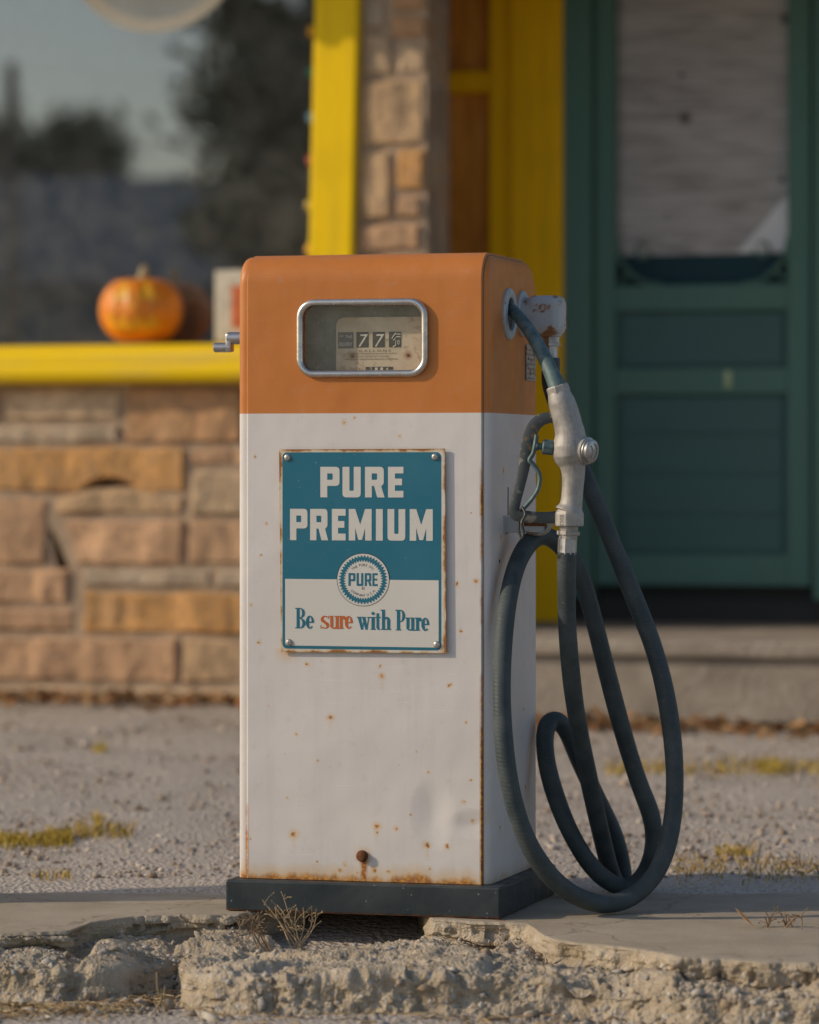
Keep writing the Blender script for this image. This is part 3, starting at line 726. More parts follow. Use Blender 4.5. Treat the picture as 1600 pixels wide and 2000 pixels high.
for sgn in (-1, 1):
    if sgn > 0: bm = loft_x([(sgn*(WD/2-.002), profile(.0045)), (sgn*(WD/2+.0012), profile(.0045)), (sgn*(WD/2+.0013), profile(.006))]); bm_obj(bm, 'seam', simple('seam_shade_rust', (.20, .12, .075), .8), pump)  # brown strip colours in the groove's shade together with its rust line
    rr_ = [(.0, .0065), (.004, .0068), (.008, .0085), (.0115, .0115), (.0138, .0155), (.0153, .0215), (.016, .030)] if sgn > 0 else [(.0, .003), (.006, .0032), (.011, .0042), (.0155, .0065), (.0185, .0095), (.0202, .0135), (.021, .020)]
    for up, m, pr in ((False, WHITE, cabinet), (True, ORANGE, hood)):
        rw = [(sgn*(WD/2-.004), profile(.0065, .055, .078))]+[(sgn*(WD/2+a), profile(i_, .058, .080)) for a, i_ in rr_]
        bm = loft_x(rw)
        split(bm, ZS, up); bm_obj(bm, 'side_panel', m, pr)
# opening for the dial
cb = MB(); bo = rrect(FX(585), FZ(732), FX(833), FZ(588), .034)
cb.prism(bo, -DP/2-.05, -DP/2+.05, lambda x, z, h: (x, h, z)); cut = cb.build('cutter', ORANGE)
cut.parent = pump
bo_ = hood.modifiers.new('b', 'BOOLEAN'); bo_.object = cut; bo_.operation = 'DIFFERENCE'; bo_.solver = 'EXACT'
dg = bpy.context.evaluated_depsgraph_get(); dg.update()
me = bpy.data.meshes.new_from_object(hood.evaluated_get(dg)); hood.modifiers.clear(); hood.data = me; bpy.data.objects.remove(cut)
# --- plinth
mb = MB(); mb.box(-WD/2-.035, -DP/2-.04, .0015, WD/2+.049, DP/2+.03, ZB-.001, .004)
n = NT('black_plinth_paint', (.022, .024, .026), .5); fk = n.math('MULTIPLY', n.mapr(n.vor(110), .22, .12), n.math('GREATER_THAN', n.xyz(n.vor(110, out='Color'))[0], .86))
c = n.mix(n.mapr(n.noise(6, 6), .45, .7, 0, .6), (.014, .022, .028), (.050, .060, .067)); c = n.mix(n.math('MULTIPLY', fk, n.mapr(n.noise(9, 3), .42, .62)), c, (.28, .29, .29))
c = n.mix(n.mapr(n.math('ADD', n.xyz()[2], n.math('MULTIPLY', n.noise(40, 4), .008)), .010, .005), c, (.20, .07, .02))
mb.build('plinth', n.set(c, n.mapr(n.noise(14, 4), .3, .7, .35, .65), n.bump(n.noise(26, 5), .35, .004)), pump)
mb = MB(); q = FP(708, 1672, 0); mb.tube([q, q+Vector((0, -.004, 0)), q+Vector((0, -.0042, 0)), q+Vector((0, -.011, 0)), q+Vector((0, -.0125, 0)), q+Vector((0, -.0126, 0))], [.0125, .0125, .0108, .0108, .0085, .0005], 20)
RUSTY = simple('rusty_steel', (.15, .055, .02), .85, .2, .6, 120, .6, .002, 250)
mb.build('bolt', RUSTY, pump, True)
# --- metals
def metal(name, col, rough, var=.25, sc=25, stain=None, bump=.2):
    n = NT(name, col, rough, .9); f_ = n.noise(sc, 6)
    c = n.mix(n.mapr(f_, .4, .75, 0, 1), col, tuple(q*(1-var) for q in col)); mt = .9
    if stain: k = n.mapr(n.noise(sc*1.3, 6), .56, .66); c = n.mix(k, c, stain); mt = n.mapr(k, 0, 1, .9, .0)
    return n.set(c, n.mapr(f_, .3, .7, rough*.8, min(1, rough*1.3)), n.bump(n.noise(160, 4), bump, .0012), mt)
CHROME = metal('worn_chrome', (.62, .60, .57), .28, .3, 40, None, .12)
CAST = NT('cast_aluminium', (.40, .37, .34), .55, .35)
f_ = CAST.noise(30, 6); CAST = CAST.set(CAST.mix(CAST.mapr(f_, .35, .7), CAST.mix(CAST.mapr(CAST.noise(120, 5), .45, .65), (.27, .255, .235), (.31, .295, .275)), (.43, .405, .37)), CAST.mapr(f_, .3, .7, .46, .66), CAST.bump(CAST.noise(420, 3), .5, .0014, CAST.bump(CAST.noise(75, 4), .18, .003)))
STEEL = metal('dull_steel', (.42, .41, .40), .42, .35, 60)
TEAL = NT('oxidised_pipe', (.10, .16, .165), .6, .2); f_ = TEAL.noise(55, 6); TEAL = TEAL.set(TEAL.ramp(f_, (.3, (.045, .085, .09)), (.55, (.10, .155, .16)), (.75, (.17, .215, .215))), None, TEAL.bump(TEAL.noise(230, 4), .35, .0012))
def chipped(name, a, b, thr=.56, sc=45, rust=None):
    n = NT(name, a, .6, .1); f_ = n.noise(sc, 6); c = n.mix(n.mapr(f_, thr, thr+.04), a, b)
    if rust: c = n.mix(n.mapr(n.noise(sc*.6, 6), .60, .66), c, rust)
    return n.set(c, n.mapr(f_, .3, .7, .4, .75), n.bump(n.math('ADD', n.mapr(f_, thr, thr+.04, 1, 0), n.math('MULTIPLY', n.noise(260, 3), .4)), .35, .0012))
# --- bezel and dial
bz_ = bpy.data.objects.new('dial_window', None); link(bz_, pump)
mb = MB(); ring = rrect(FX(587), FZ(730), FX(831), FZ(590), .032, 8)
mb.tube([(x, -DP/2-.004, z) for x, z in ring], .0085, 12, closed=True, up=(0, 1, 0), ry=.0078)
mb.build('bezel', CHROME, bz_, True)
mb = MB(); mb.flat(rrect(FX(586), FZ(731), FX(832), FZ(589), .031), to=lambda x, z: (x, -DP/2+.046, z))
n = NT('dial_back', (.14, .145, .13), .7); c = n.mix(n.mapr(n.noise(22, 6), .35, .7), (.10, .105, .09), (.20, .20, .175)); c = n.mix(n.mapr(n.noise(130, 5), .6, .75, 0, .8), c, (.30, .28, .24))
mb.build('dial_back', n.set(c, None, n.bump(n.noise(120, 4), .2, .001)), bz_)
YD = -DP/2+.040
xx0, xx1 = FX(646), FX(832.5)
mb = MB(); mb.prism(rpoly([(xx0, FZ(731)), (xx1, FZ(731)), (xx1, FZ(618)), (xx0, FZ(618), .022)]), YD, YD+.003, lambda x, z, h: (x, h, z))
n = NT('dial_plate', (.46, .40, .30), .7); c = n.mix(n.mapr(n.noise(14, 6), .4, .65), (.54, .47, .35), (.40, .32, .21)); c = n.mix(n.mapr(n.noise(70, 6), .58, .72, 0, .7), c, (.25, .18, .10))
for a in ((678, 694), (787, 693)):
    dn = n.n('VectorMath', operation='DISTANCE'); n.put(dn.inputs[0], n.obj()); dn.inputs[1].default_value = (FX(a[0]), YD, FZ(a[1])); c = n.mix(n.mapr(dn.outputs['Value'], .004, .013, .75, 0), c, (.26, .11, .03))
plate = mb.build('dial_plate', n.set(c, None, n.bump(n.noise(90, 4), .2, .001)), bz_)
DARK = simple('counter_black', (.025, .026, .026), .5, var=.4, sc=80); PALE = simple('counter_white', (.55, .53, .47), .6, sc=120); INK = simple('print_ink', (.09, .07, .05), .8)
mb = MB(); mb.flat([(FX(650), FZ(679)), (FX(680.5), FZ(679)), (FX(680.5), FZ(647)), (FX(650), FZ(647))], to=lambda x, z: (x, YD-.0006, z)); mb.build('delivery_tag', simple('grey_tag', (.10, .10, .095), .7), bz_)
def label_text(mb, s, px, py, hpx, wpx, off, base=None, slant=0):
    v, f_ = text_geo(s, 1.0); v = np.array(v); lo, hi = v.min(0), v.max(0)
    x0, x1 = FX(px-wpx/2), FX(px+wpx/2); z0, z1 = FZ(py+hpx/2), FZ(py-hpx/2)
    t = (v-lo)/np.maximum(hi-lo, 1e-6)
    mb.add([(x0+(x1-x0)*a+slant*(b-.5)*(z1-z0), -DP/2+off, z0+(z1-z0)*b) for a, b, _ in t], f_)
mb = MB(); label_text(mb, '***  THIS', 665.5, 656, 6, 26, .0382, slant=.15); label_text(mb, 'DELIVERY', 665.5, 670.5, 7, 26, .0382, slant=.15); mb.build('lettering', PALE, bz_)
for k, (x0, x1, s) in enumerate(((686, 710, '7'), (718, 742, '7'), (750, 774, ''))):
    cw = MB(); cw.flat([(FX(x0), FZ(677.5)), (FX(x1), FZ(677.5)), (FX(x1), FZ(647)), (FX(x0), FZ(647))], to=lambda x, z: (x, YD-.0006, z)); cwo = cw.build('counter', DARK, bz_)
    t = MB()
    if s: label_text(t, s, (x0+x1)/2+1, 664, 25, 15, .0385, slant=.22)
    else:
        label_text(t, '10', 767, 668, 9, 8, .0384)
        for a, b in (((756, 660), (764, 649)), ((759, 664), (764, 659)), ((765, 652), (773, 652)), ((764, 657), (773, 657)), ((758, 677), (764, 673))):
            p0, p1 = Vector((FX(a[0]), YD-.0014, FZ(a[1]))), Vector((FX(b[0]), YD-.0014, FZ(b[1]))); t.tube([p0, p1], .0011, 6)
    t.build('numeral', PALE, cwo)
mb = MB()
label_text(mb, 'G A L L O N S', 722, 684, 4.5, 62, .0393); label_text(mb, 'THIS DEVICE IS INTENDED FOR GALLONAGE USE ONLY', 716, 689.5, 3.0, 100, .0393)
label_text(mb, 'DO NOT USE FOR TRUCK DELIVERY', 718, 695, 3.0, 66, .0393); label_text(mb, 'APPROVED BY WEIGHTS AND MEASURES AUTHORITIES', 715, 700.5, 3.0, 104, .0393); label_text(mb, 'T O T A L', 686, 720, 6, 26, .0393)
mb.build('fine_print', INK, bz_)
cw = MB(); cw.flat([(FX(704), FZ(724)), (FX(758), FZ(724)), (FX(758), FZ(715.5)), (FX(704), FZ(715.5))], to=lambda x, z: (x, YD-.0006, z)); cwo = cw.build('counter', DARK, bz_)
t = MB()
for k, s in enumerate('2114'): label_text(t, s, 715+k*10.5, 719.8, 6, 5.5, .0385)
t.build('numeral', PALE, cwo)
for a in ((678, 694), (787, 693)):
    mb = MB(); q = Vector((FX(a[0]), YD, FZ(a[1]))); mb.tube([q, q+Vector((0, -.002, 0)), q+Vector((0, -.003, 0))], [.0032, .003, .0005], 10); mb.build('screw', RUSTY, bz_)
mb = MB(); mb.flat(rrect(FX(586), FZ(731), FX(832), FZ(589), .031), to=lambda x, z: (x, -DP/2+.002, z)); mb.build('pane', glass_mat('dial_glass', .05, (.98, .98, .97), .02), bz_)

# --- enamel sign
sign = bpy.data.objects.new('sign', None); link(sign, pump)
def SX(zx): return -.1848+(zx-80)*.2566e-3
def SZ(zy): return .9868-(zy-70)*.244e-3
SY = -DP/2-.008
def s2(off): return lambda x, y: (SX(x), SY-off, SZ(y))
n = NT('sign_enamel', (.60, .58, .54), .3); co = n.obj(); x, y, z = n.xyz(co)
ed = n.math('MINIMUM', n.math('MINIMUM', n.math('SUBTRACT', x, SX(80)), n.math('SUBTRACT', SX(1512), x)), n.math('MINIMUM', n.math('SUBTRACT', z, SZ(1842)), n.math('SUBTRACT', SZ(70), z)))
ed = n.math('SUBTRACT', ed, n.math('MULTIPLY', n.math('SUBTRACT', n.noise(26, 5), .46), .030))
for a in ((90, 1840), (1510, 1840)):
    dn = n.n('VectorMath', operation='DISTANCE'); n.put(dn.inputs[0], co); dn.inputs[1].default_value = (SX(a[0]), SY, SZ(a[1])); ed = n.math('MINIMUM', ed, n.math('MULTIPLY', dn.outputs['Value'], .30))
c = n.mix(n.mapr(ed, .0005, .007, .8, 0), (.60, .58, .54), (.52, .30, .07)); c = n.mix(n.mapr(ed, -.001, .0022, .9, 0), c, (.24, .085, .018))
ENAMEL = n.set(c, n.mapr(ed, 0, .004, .8, .3), n.bump(n.noise(30, 3), .04, .003))
mb = MB(); mb.prism([(78, 72), (1506, 68), (1520, 1838), (96, 1846)], -.0005, .0025, lambda x, y, h: (SX(x), SY+h, SZ(y))); mb.build('board', ENAMEL, sign)
def enam(name, col): 
    n = NT(name, col, .32, 0, .5); c = n.mix(n.mapr(n.noise(7, 6), .5, .75, 0, .22), col, tuple(min(1, q*1.25+.04) for q in col)); c = n.mix(n.mapr(n.noise(160, 3), .70, .78, 0, .5), c, (.5, .5, .48))
    return n.set(c, n.mapr(n.noise(12, 4), .3, .7, .25, .42), n.bump(n.noise(35, 3), .05, .003))
BLUE, SWH, SOR, SBK = enam('sign_blue', (.008, .128, .195)), enam('sign_white', (.58, .56, .52)), enam('sign_orange', (.46, .11, .016)), enam('sign_black', (.03, .035, .04))
mb = MB(); mb.flat(rrect(108, 98, 1476, 1815, 42), to=s2(.0009)); mb.build('blue_field', BLUE, sign)
mb = MB(); mb.flat(rpoly([(132, 1205), (1455, 1208), (1455, 1790, 18), (132, 1788, 30)]), to=s2(.0013)); mb.build('white_field', SWH, sign)
r_ = .13; k_ = .035
HP = [(.225, .785), (.40, .785, k_), (.40, .575, k_), (.225, .575)]
GLY = {'P': ([(0, 0), (0, 1), (.62, 1, r_), (.62, .375, r_), (.225, .375), (.225, 0)], [HP], .62),
       'U': ([(0, 1), (0, 0, r_), (.59, 0, r_), (.59, 1), (.365, 1), (.365, .215, k_), (.225, .215, k_), (.225, 1)], [], .59),
       'R': ([(0, 0), (0, 1), (.62, 1, r_), (.62, .43, .08), (.535, .37), (.645, 0), (.405, 0), (.30, .375), (.225, .375), (.225, 0)], [HP], .645),
       'E': ([(0, 0), (0, 1), (.5, 1), (.5, .785), (.225, .785), (.225, .615), (.455, .615), (.455, .40), (.225, .40), (.225, .215), (.5, .215), (.5, 0)], [], .5),
       'I': ([(0, 0), (0, 1), (.22, 1), (.22, 0)], [], .22),
       'M': ([(0, 0), (0, 1), (.21, 1), (.37, .50), (.53, 1), (.74, 1), (.74, 0), (.53, 0), (.53, .40), (.43, .02), (.31, .02), (.21, .40), (.21, 0)], [], .74)}
GTH = {'P': ([(0, 0), (0, 1), (.52, 1, .12), (.52, .36, .12), (.17, .36), (.17, 0)], [[(.17, .84), (.35, .84, .03), (.35, .52, .03), (.17, .52)]], .52),
       'U': ([(0, 1), (0, 0, .12), (.52, 0, .12), (.52, 1), (.35, 1), (.35, .16, .03), (.17, .16, .03), (.17, 1)], [], .52),
       'R': ([(0, 0), (0, 1), (.52, 1, .12), (.52, .40, .08), (.44, .36), (.55, 0), (.37, 0), (.27, .36), (.17, .36), (.17, 0)], [[(.17, .84), (.35, .84, .03), (.35, .52, .03), (.17, .52)]], .55),
       'E': ([(0, 0), (0, 1), (.45, 1), (.45, .84), (.17, .84), (.17, .58), (.41, .58), (.41, .43), (.17, .43), (.17, .16), (.45, .16), (.45, 0)], [], .45)}
def word(mb, G, items, y0, y1, off):
    for ch, x0, x1 in items:
        o, h, w_ = G[ch]; fx = lambda p: (x0+(x1-x0)*p[0]/w_, y1+(y0-y1)*p[1])
        mb.flat([fx(p) for p in rpoly(o)], [[fx(p) for p in rpoly(q)] for q in h], to=s2(off))
mb = MB(); word(mb, GLY, [('P', 438, 604), ('U', 630, 787), ('R', 824, 992), ('E', 1022, 1154)], 225, 491, .0014); mb.build('lettering', SWH, sign)
mb = MB(); word(mb, GLY, [('P', 175, 326), ('R', 350, 506), ('E', 538, 657), ('M', 684, 881), ('I', 918, 977), ('U', 1018, 1170), ('M', 1208, 1405)], 592, 866, .0014); mb.build('lettering', SWH, sign)
# emblem
em = bpy.data.objects.new('emblem', None); link(em, sign)
ex_, ey_ = 808, 1208
def circ(r, n=72): return [(ex_+r*math.cos(2*math.pi*k/n), ey_+1.02*r*math.sin(2*math.pi*k/n)) for k in range(n)]
def zig(r0, r1, n=46): return [(ex_+(r0 if k % 2 else r1)*math.cos(math.pi*k/n), ey_+1.02*(r0 if k % 2 else r1)*math.sin(math.pi*k/n)) for k in range(2*n)]
mb = MB(); mb.flat(circ(227), to=s2(.0016)); mb.build('emblem_outline', SBK, sign)
mb = MB(); mb.flat(circ(222), to=s2(.0019)); mb.build('emblem_disc', SWH, sign)
mb = MB(); mb.flat(zig(190, 212), [zig(152, 171)], to=s2(.0022)); mb.build('toothed_ring', BLUE, sign)
mb = MB(); word(mb, GTH, [('P', 682, 742), ('U', 752, 810), ('R', 822, 882), ('E', 888, 934)], 1150, 1262, .0022); mb.build('emblem_lettering', BLUE, sign)
def arc_text(mb, s, r, a0, a1, h, flip):
    adv = [.45 if c in ' .I1' else .85 if c in 'MWO' else .7 for c in s]; tot = sum(adv); pos = 0
    for c, w_ in zip(s, adv):
        a = math.radians(a0+(a1-a0)*(pos+w_/2)/tot); pos += w_
        if c == ' ': continue
        v, f_ = text_geo(c, 1.0); u = np.array(v); cx = (u[:, 0].min()+u[:, 0].max())/2
        q = []
        for X, Y, _ in v:
            X = (X-cx)*h*1.25; Y = Y*h*1.35
            rr = r-h/2+Y if not flip else r+h/2-Y
            an = a-X/r if not flip else a+X/r
            q.append(s2(.0022)(ex_+rr*math.cos(an), ey_-1.02*rr*math.sin(an)))
        mb.add(q, f_)
mb = MB(); arc_text(mb, 'THE PURE OIL', 128, 138, 42, 22, False); mb.build('emblem_print', SBK, sign); mb = MB(); arc_text(mb, 'COMPANY U.S.A.', 132, 221, 322, 22, True); mb.build('emblem_print', SBK, sign); mb = MB()
mb.flat([(808+13*math.cos(t), 1281+13*math.sin(t)) for t in np.linspace(0, 6.283, 24)[:-1]], [[(808+10*math.cos(t), 1281+10*math.sin(t)) for t in np.linspace(0, 6.283, 24)[:-1]]], to=s2(.0022))
v, f_ = text_geo('R', 1.0); u = np.array(v); mb.add([s2(.0022)(808+(a-u[:, 0].mean())*17, 1287-b*17) for a, b, _ in v], f_)
mb.build('emblem_print', SBK, sign)
bpy.data.objects.remove(em)
# slab-serif slogan from thick and thin strokes
class Slab:
    def __init__(s): s.mb = MB(); s.k = 0
    def to(s):
        s.k += 1; return s2(.0017+.00003*(s.k % 12))
    def poly(s, *p): s.mb.flat(list(p), to=s.to())
    def rect(s, x0, y0, x1, y1): s.poly((x0, y0), (x1, y0), (x1, y1), (x0, y1))
    def ring(s, cx, cy, rx, ry, ix, iy, a0, a1, dx=0):
        t = np.radians(np.linspace(a0, a1, 26)); o = s.to()
        v = [o(cx+rx*math.cos(a), cy-ry*math.sin(a)) for a in t]+[o(cx+dx+ix*math.cos(a), cy-iy*math.sin(a)) for a in t]
        s.mb.add(v, [(i, i+1, 26+i+1, 26+i) for i in range(25)])
    def stem(s, x, y0, y1, w=26, sf=8, top='l', bot='b'):
        s.rect(x, y0, x+w, y1)
        if bot == 'b': s.rect(x-sf, y1-9, x+w+sf, y1)
        if bot == 'r': s.rect(x, y1-9, x+w+sf, y1)
        if top == 'l': s.rect(x-sf-3, y0, x+4, y0+9)
        if top == 'b': s.rect(x-sf, y0, x+w+sf, y0+9)
    def e(s, x, w, yt, yb):
        cx, cy = x+w/2, (yt+yb)/2; ry = (yb-yt)/2
        s.ring(cx, cy, w/2, ry, w/2-24, ry-9, 90, 318, 3); s.ring(cx, cy, w/2, ry, w/2-20, ry-9, 0, 90, 0)
        s.rect(x+18, cy-5, x+w-1, cy+6)
    def u(s, x, w, yt, yb):
        s.stem(x, yt, yb-26, 25, 8, 'l', ''); s.stem(x+w-25, yt, yb, 25, 8, 'l', 'r')
        s.ring(x+w/2-2, yb-28, w/2-1, 29, w/2-23, 17, 180, 360, 0)
    def r(s, x, w, yt, yb):
        s.stem(x, yt, yb, 26); s.ring(x+w-16, yt+24, 26, 24, 12, 12, 60, 180, 2); s.ring(x+w-12, yt+20, 13, 14, 0, 0, 0, 360)
G = Slab()
y1 = 1637; yt = 1524
G.stem(232, 1458, y1, 27, 9, 'l', ''); G.rect(221, 1458, 270, 1467); G.rect(221, y1-9, 270, y1)
G.ring(262, 1503, 42, 45, 15, 36, -90, 90, 2); G.ring(262, 1592, 47, 45, 18, 36, -90, 90, 2); G.rect(255, 1541, 272, 1552)
G.e(312, 70, yt, y1+2); G.mb.build('slogan_lettering', BLUE, sign, fix=False)
y1 = 1642; yt = 1528; G = Slab()
G.stem(1098, 1466, y1+3, 28, 10, 'l', 'b'); G.rect(1086, 1466, 1140, 1475); G.ring(1130, 1519, 38, 53, 11, 44, -90, 90, 3); G.rect(1124, 1563, 1134, 1572)
G.u(1180, 66, yt+4, y1+4); G.r(1262, 48, yt+4, y1+4); G.e(1308, 66, yt+4, y1+6)
G.mb.build('slogan_lettering', BLUE, sign, fix=False); G = Slab()
for x0 in (764, 802):
    G.poly((x0-4, 1530), (x0+24, 1530), (x0+46, 1640), (x0+26, 1643)); G.poly((x0+32, 1642), (x0+42, 1642), (x0+60, 1530), (x0+51, 1530))
G.rect(754, 1530, 798, 1539); G.rect(840, 1530, 872, 1539); G.rect(796, 1530, 830, 1539)
G.stem(880, 1530, y1, 27); G.ring(893, 1500, 14, 14, 0, 0, 0, 360)
G.rect(922, 1498, 946, 1622); G.rect(910, 1530, 960, 1539); G.ring(946, 1618, 24, 26, 0, 14, 180, 290, 2)
G.stem(970, 1466, y1, 26, 9); G.stem(1014, 1560, y1, 26, 8, '', 'b'); G.ring(1010, 1562, 30, 34, 6, 20, 0, 150, -2)
G.mb.build('slogan_lettering', BLUE, sign, fix=False)
G = Slab(); y1 = 1637; yt = 1524
G.ring(477, 1556, 36, 32, 14, 22, 40, 268, 2); G.ring(477, 1607, 38, 31, 14, 22, -140, 88, 2); G.rect(506, 1526, 513, 1552); G.rect(440, 1606, 447, 1637)
G.poly((446, 1566), (462, 1552), (512, 1598), (496, 1614))
G.u(524, 72, yt, y1); G.r(606, 52, yt, y1); G.e(650, 68, yt, y1)
G.mb.build('slogan_lettering', SOR, sign, fix=False)
GREYR = metal('rivet_metal', (.50, .48, .45), .4, .3, 80)
for a in ((152, 145), (1424, 140), (168, 1762), (1440, 1765)):
    q = Vector((SX(a[0]), SY-.001, SZ(a[1]))); mb = MB()
    mb.tube([q, q+Vector((0, -.0022, 0)), q+Vector((0, -.0036, 0)), q+Vector((0, -.0042, 0)), q+Vector((0, -.0042, 0)), q+Vector((0, -.0022, 0))], [.0078, .0072, .0058, .0045, .0022, .0018], 20)
    mb.build('rivet', GREYR, sign, True)
    mb = MB(); mb.cyl(q+Vector((0, -.0015, 0)), q+Vector((0, -.0026, 0)), .0018, seg=10)
# --- right side fittings
LG = chipped('pale_grey_enamel', (.40, .42, .43), (.26, .12, .045), .535, 24, (.22, .09, .03))
RINGM = chipped('ring_enamel', (.38, .41, .42), (.20, .22, .22), .62, 50)
def disc_ring(name, t, z, R0, R1, parent=pump):
    mb = MB(); seg = 40; c0 = side(t, z)
    rows_ = [(R0, -.004), (R0, .004), (R0-.003, .0075), (R1+.004, .009), (R1, .007), (R1, -.012)]
    v, f_ = [], []
    for r, o in rows_:
        for k in range(seg):
            a = 2*math.pi*k/seg; v.append(c0+Vector((o, r*math.cos(a), r*math.sin(a))))
    for i in range(len(rows_)-1):
        for k in range(seg): f_.append((i*seg+k, i*seg+(k+1) % seg, (i+1)*seg+(k+1) % seg, (i+1)*seg+k))
    mb.add(v, f_); return mb.build(name, RINGM, parent, True)
rec = disc_ring('spout_holder', .163, 1.277, .056, .036)
mb = MB(); mb.cyl(side(.163, 1.277, -.0135), side(.163, 1.277, .0012), .0355, seg=32); mb.build('holder_hole', DARK, rec)
disc_ring('outlet_flange', .285, 1.283, .050, .030)
# elbow
q0 = side(.285, 1.283, -.003); el = L(P(1083, 618, 8.44))
mb = MB(); ax = Vector((1, 0, 0))
pth = [q0, q0+ax*.02, q0+ax*.052, q0+ax*.066, q0+ax*.077, q0+ax*.084, q0+ax*.086]
pth = [Vector(p) for p in pth]; pth[3].z -= .004; pth[4].z -= .014; pth[5].z -= .028; pth[6].z -= .046
zc = q0.z; ee = [q0+ax*a+Vector((0, 0, b)) for a, b in ((0, 0), (.025, 0), (.045, 0), (.054, -.002), (.060, -.008), (.063, -.018), (.064, -.03), (.064, -.050))]
mb.cyl(q0, q0+ax*.035, .034, seg=28); mb.box(q0.x+.016, q0.y-.034, q0.z-.048, q0.x+.098, q0.y+.036, q0.z+.038, .017); mb.cyl(q0+ax*.064+Vector((0, 0, -.03)), q0+ax*.064+Vector((0, 0, -.052)), .027, seg=24); elb = mb.build('pipe_elbow', LG, pump, True)
rm = elb.modifiers.new('r', 'REMESH'); rm.mode = 'VOXEL'; rm.voxel_size = .0028; rm.use_smooth_shade = True; sm_ = elb.modifiers.new('s', 'SMOOTH'); sm_.iterations = 3
eb = ee[-1]+Vector((0.004, 0, -.002))
mb = MB(); mb.cyl(eb, eb+Vector((0, 0, -.016)), .0185, seg=8); mb.cyl(eb+Vector((0, 0, -.012)), eb+Vector((0, 0, -.02)), .021, seg=6, bev=.001); mb.build('hose_nut', STEEL, elb)
mb = MB(); mb.tube([eb+Vector((0, 0, -.02)), eb+Vector((0, 0, -.052))], .0155, 10); mb.build('hose_ferrule', STEEL, elb)
# name plate, slot, hole
mb = MB(); mb.box(WD/2+.0165, -DP/2+.315, FZ(727)-.012, WD/2+.0195, DP/2-.038, FZ(655)-.012, .0008); npl = mb.build('name_plate', chipped('plate_metal', (.33, .32, .30), (.22, .12, .06), .55, 60), pump)
mb = MB()
for i, z in enumerate(np.linspace(FZ(665), FZ(722), 7)-.012):
    x = -DP/2+.322
    while x < DP/2-.052:
        w_ = random.uniform(.006, .016); mb.box(WD/2+.0194, x, z-.0018, WD/2+.01985, min(x+w_, DP/2-.045), z+.0018); x += w_+.004
mb.build('plate_relief', chipped('plate_relief', (.20, .15, .11), (.12, .07, .04), .5, 60), npl)
mb = MB(); t0 = .160; mb.box(WD/2+.0155, -DP/2+t0-.003, .845, WD/2+.0168, -DP/2+t0+.003, .905); mb.build('keyhole_slot', DARK, pump); mb = MB(); mb.box(WD/2+.0155, -DP/2+.085-.003, .745, WD/2+.0168, -DP/2+.085+.003, .752); mb.build('screw_hole', DARK, pump)
# crank on the far side
mb = MB(); cz = FZ(657, -.26); cx0 = -WD/2-.014; cy = -DP/2+.10
cx0 -= .034
mb.cyl((cx0+.030, cy, cz), (cx0-.028, cy, cz), .0135, bev=.002); mb.box(cx0-.030, cy-.012, cz-.030, cx0-.016, cy+.012, cz+.010, .004); mb.cyl((cx0-.018, cy-.002, cz-.020), (cx0-.058, cy-.002, cz-.020), .0105, bev=.002)
mb.build('reset_crank', metal('dull_chrome', (.45, .45, .46), .35, .35, 60), pump, True)

# --- hook bracket
brd = 8.33
hx0 = PL(988, 1025, brd); yb = hx0.y; zb = hx0.z
mb = MB(); mb.box(WD/2+.0150, yb-.012, zb-.0165, WD/2+.105, yb+.012, zb+.0165, .002); mb.box(WD/2+.0145, yb-.020, zb-.020, WD/2+.0185, yb+.020, zb+.020, .001)
mb.build('hook_bracket', chipped('bracket_enamel', (.42, .44, .44), (.20, .085, .025), .60, 40), pump)
mb = MB(); mb.tube([(WD/2+.060, yb-.0135, zb+.002), (WD/2+.108, yb-.0135, zb+.002)], .0042, 10); mb.build('bracket_rod', RUSTY, pump)
mb = MB(); hk = spline([(WD/2+.060, yb+.004, zb-.012), (WD/2+.085, yb+.002, zb-.020), (WD/2+.105, yb, zb-.014), (WD/2+.117, yb, zb+.004), (WD/2+.119, yb, zb+.022)], 6)
mb.tube(hk, .004, 10, ry=.017, up=(0, 0, 1)); mb.build('hose_hook', chipped('hook_enamel', (.36, .35, .33), (.22, .10, .03), .56, 40), pump, True)

# --- nozzle (along its photo outline, at its own distance in front of the side panel)
ND = 8.185
NZ = lambda px, py, dd=0: PL(px, py, ND+dd)
noz = bpy.data.objects.new('nozzle', None); link(noz, pump)
ax_pts = [(1091, 760, .0205), (1093, 770, .0245), (1097, 785, .0285), (1104, 806, .0295), (1110, 830, .030), (1114, 850, .0325), (1114, 872, .0375), (1114, 890, .0365), (1118, 907, .0275), (1120, 925, .0245), (1119, 950, .0228), (1117, 975, .0228), (1115, 988, .0245), (1112, 999, .0310)]
mb = MB(); pth = spline([NZ(a, b) for a, b, _ in ax_pts], 4); rr_ = list(np.interp(np.arange(len(pth))/4, range(len(ax_pts)), [r for *_, r in ax_pts]))
mb.tube(pth, rr_, 28)
A_, B_ = NZ(1112, 999), NZ(1112, 1028); mb.tube([A_+(A_-B_)*.25, A_, A_+(B_-A_)*.12, B_], [.022, .030, .0318, .0315], 8)
cd = L(PC+Vector((.80, -.58, -.10)))-L(PC); bc = NZ(1126, 878, .002); mb.tube([bc-cd*.03, bc, bc+cd*.020, bc+cd*.030], [.034, .0325, .0300, .0295], 28)
nb = mb.build('nozzle_body', CAST, noz, True)
rm = nb.modifiers.new('r', 'REMESH'); rm.mode = 'VOXEL'; rm.voxel_size = .0018; rm.use_smooth_shade = True; sm_ = nb.modifiers.new('s', 'SMOOTH'); sm_.iterations = 3
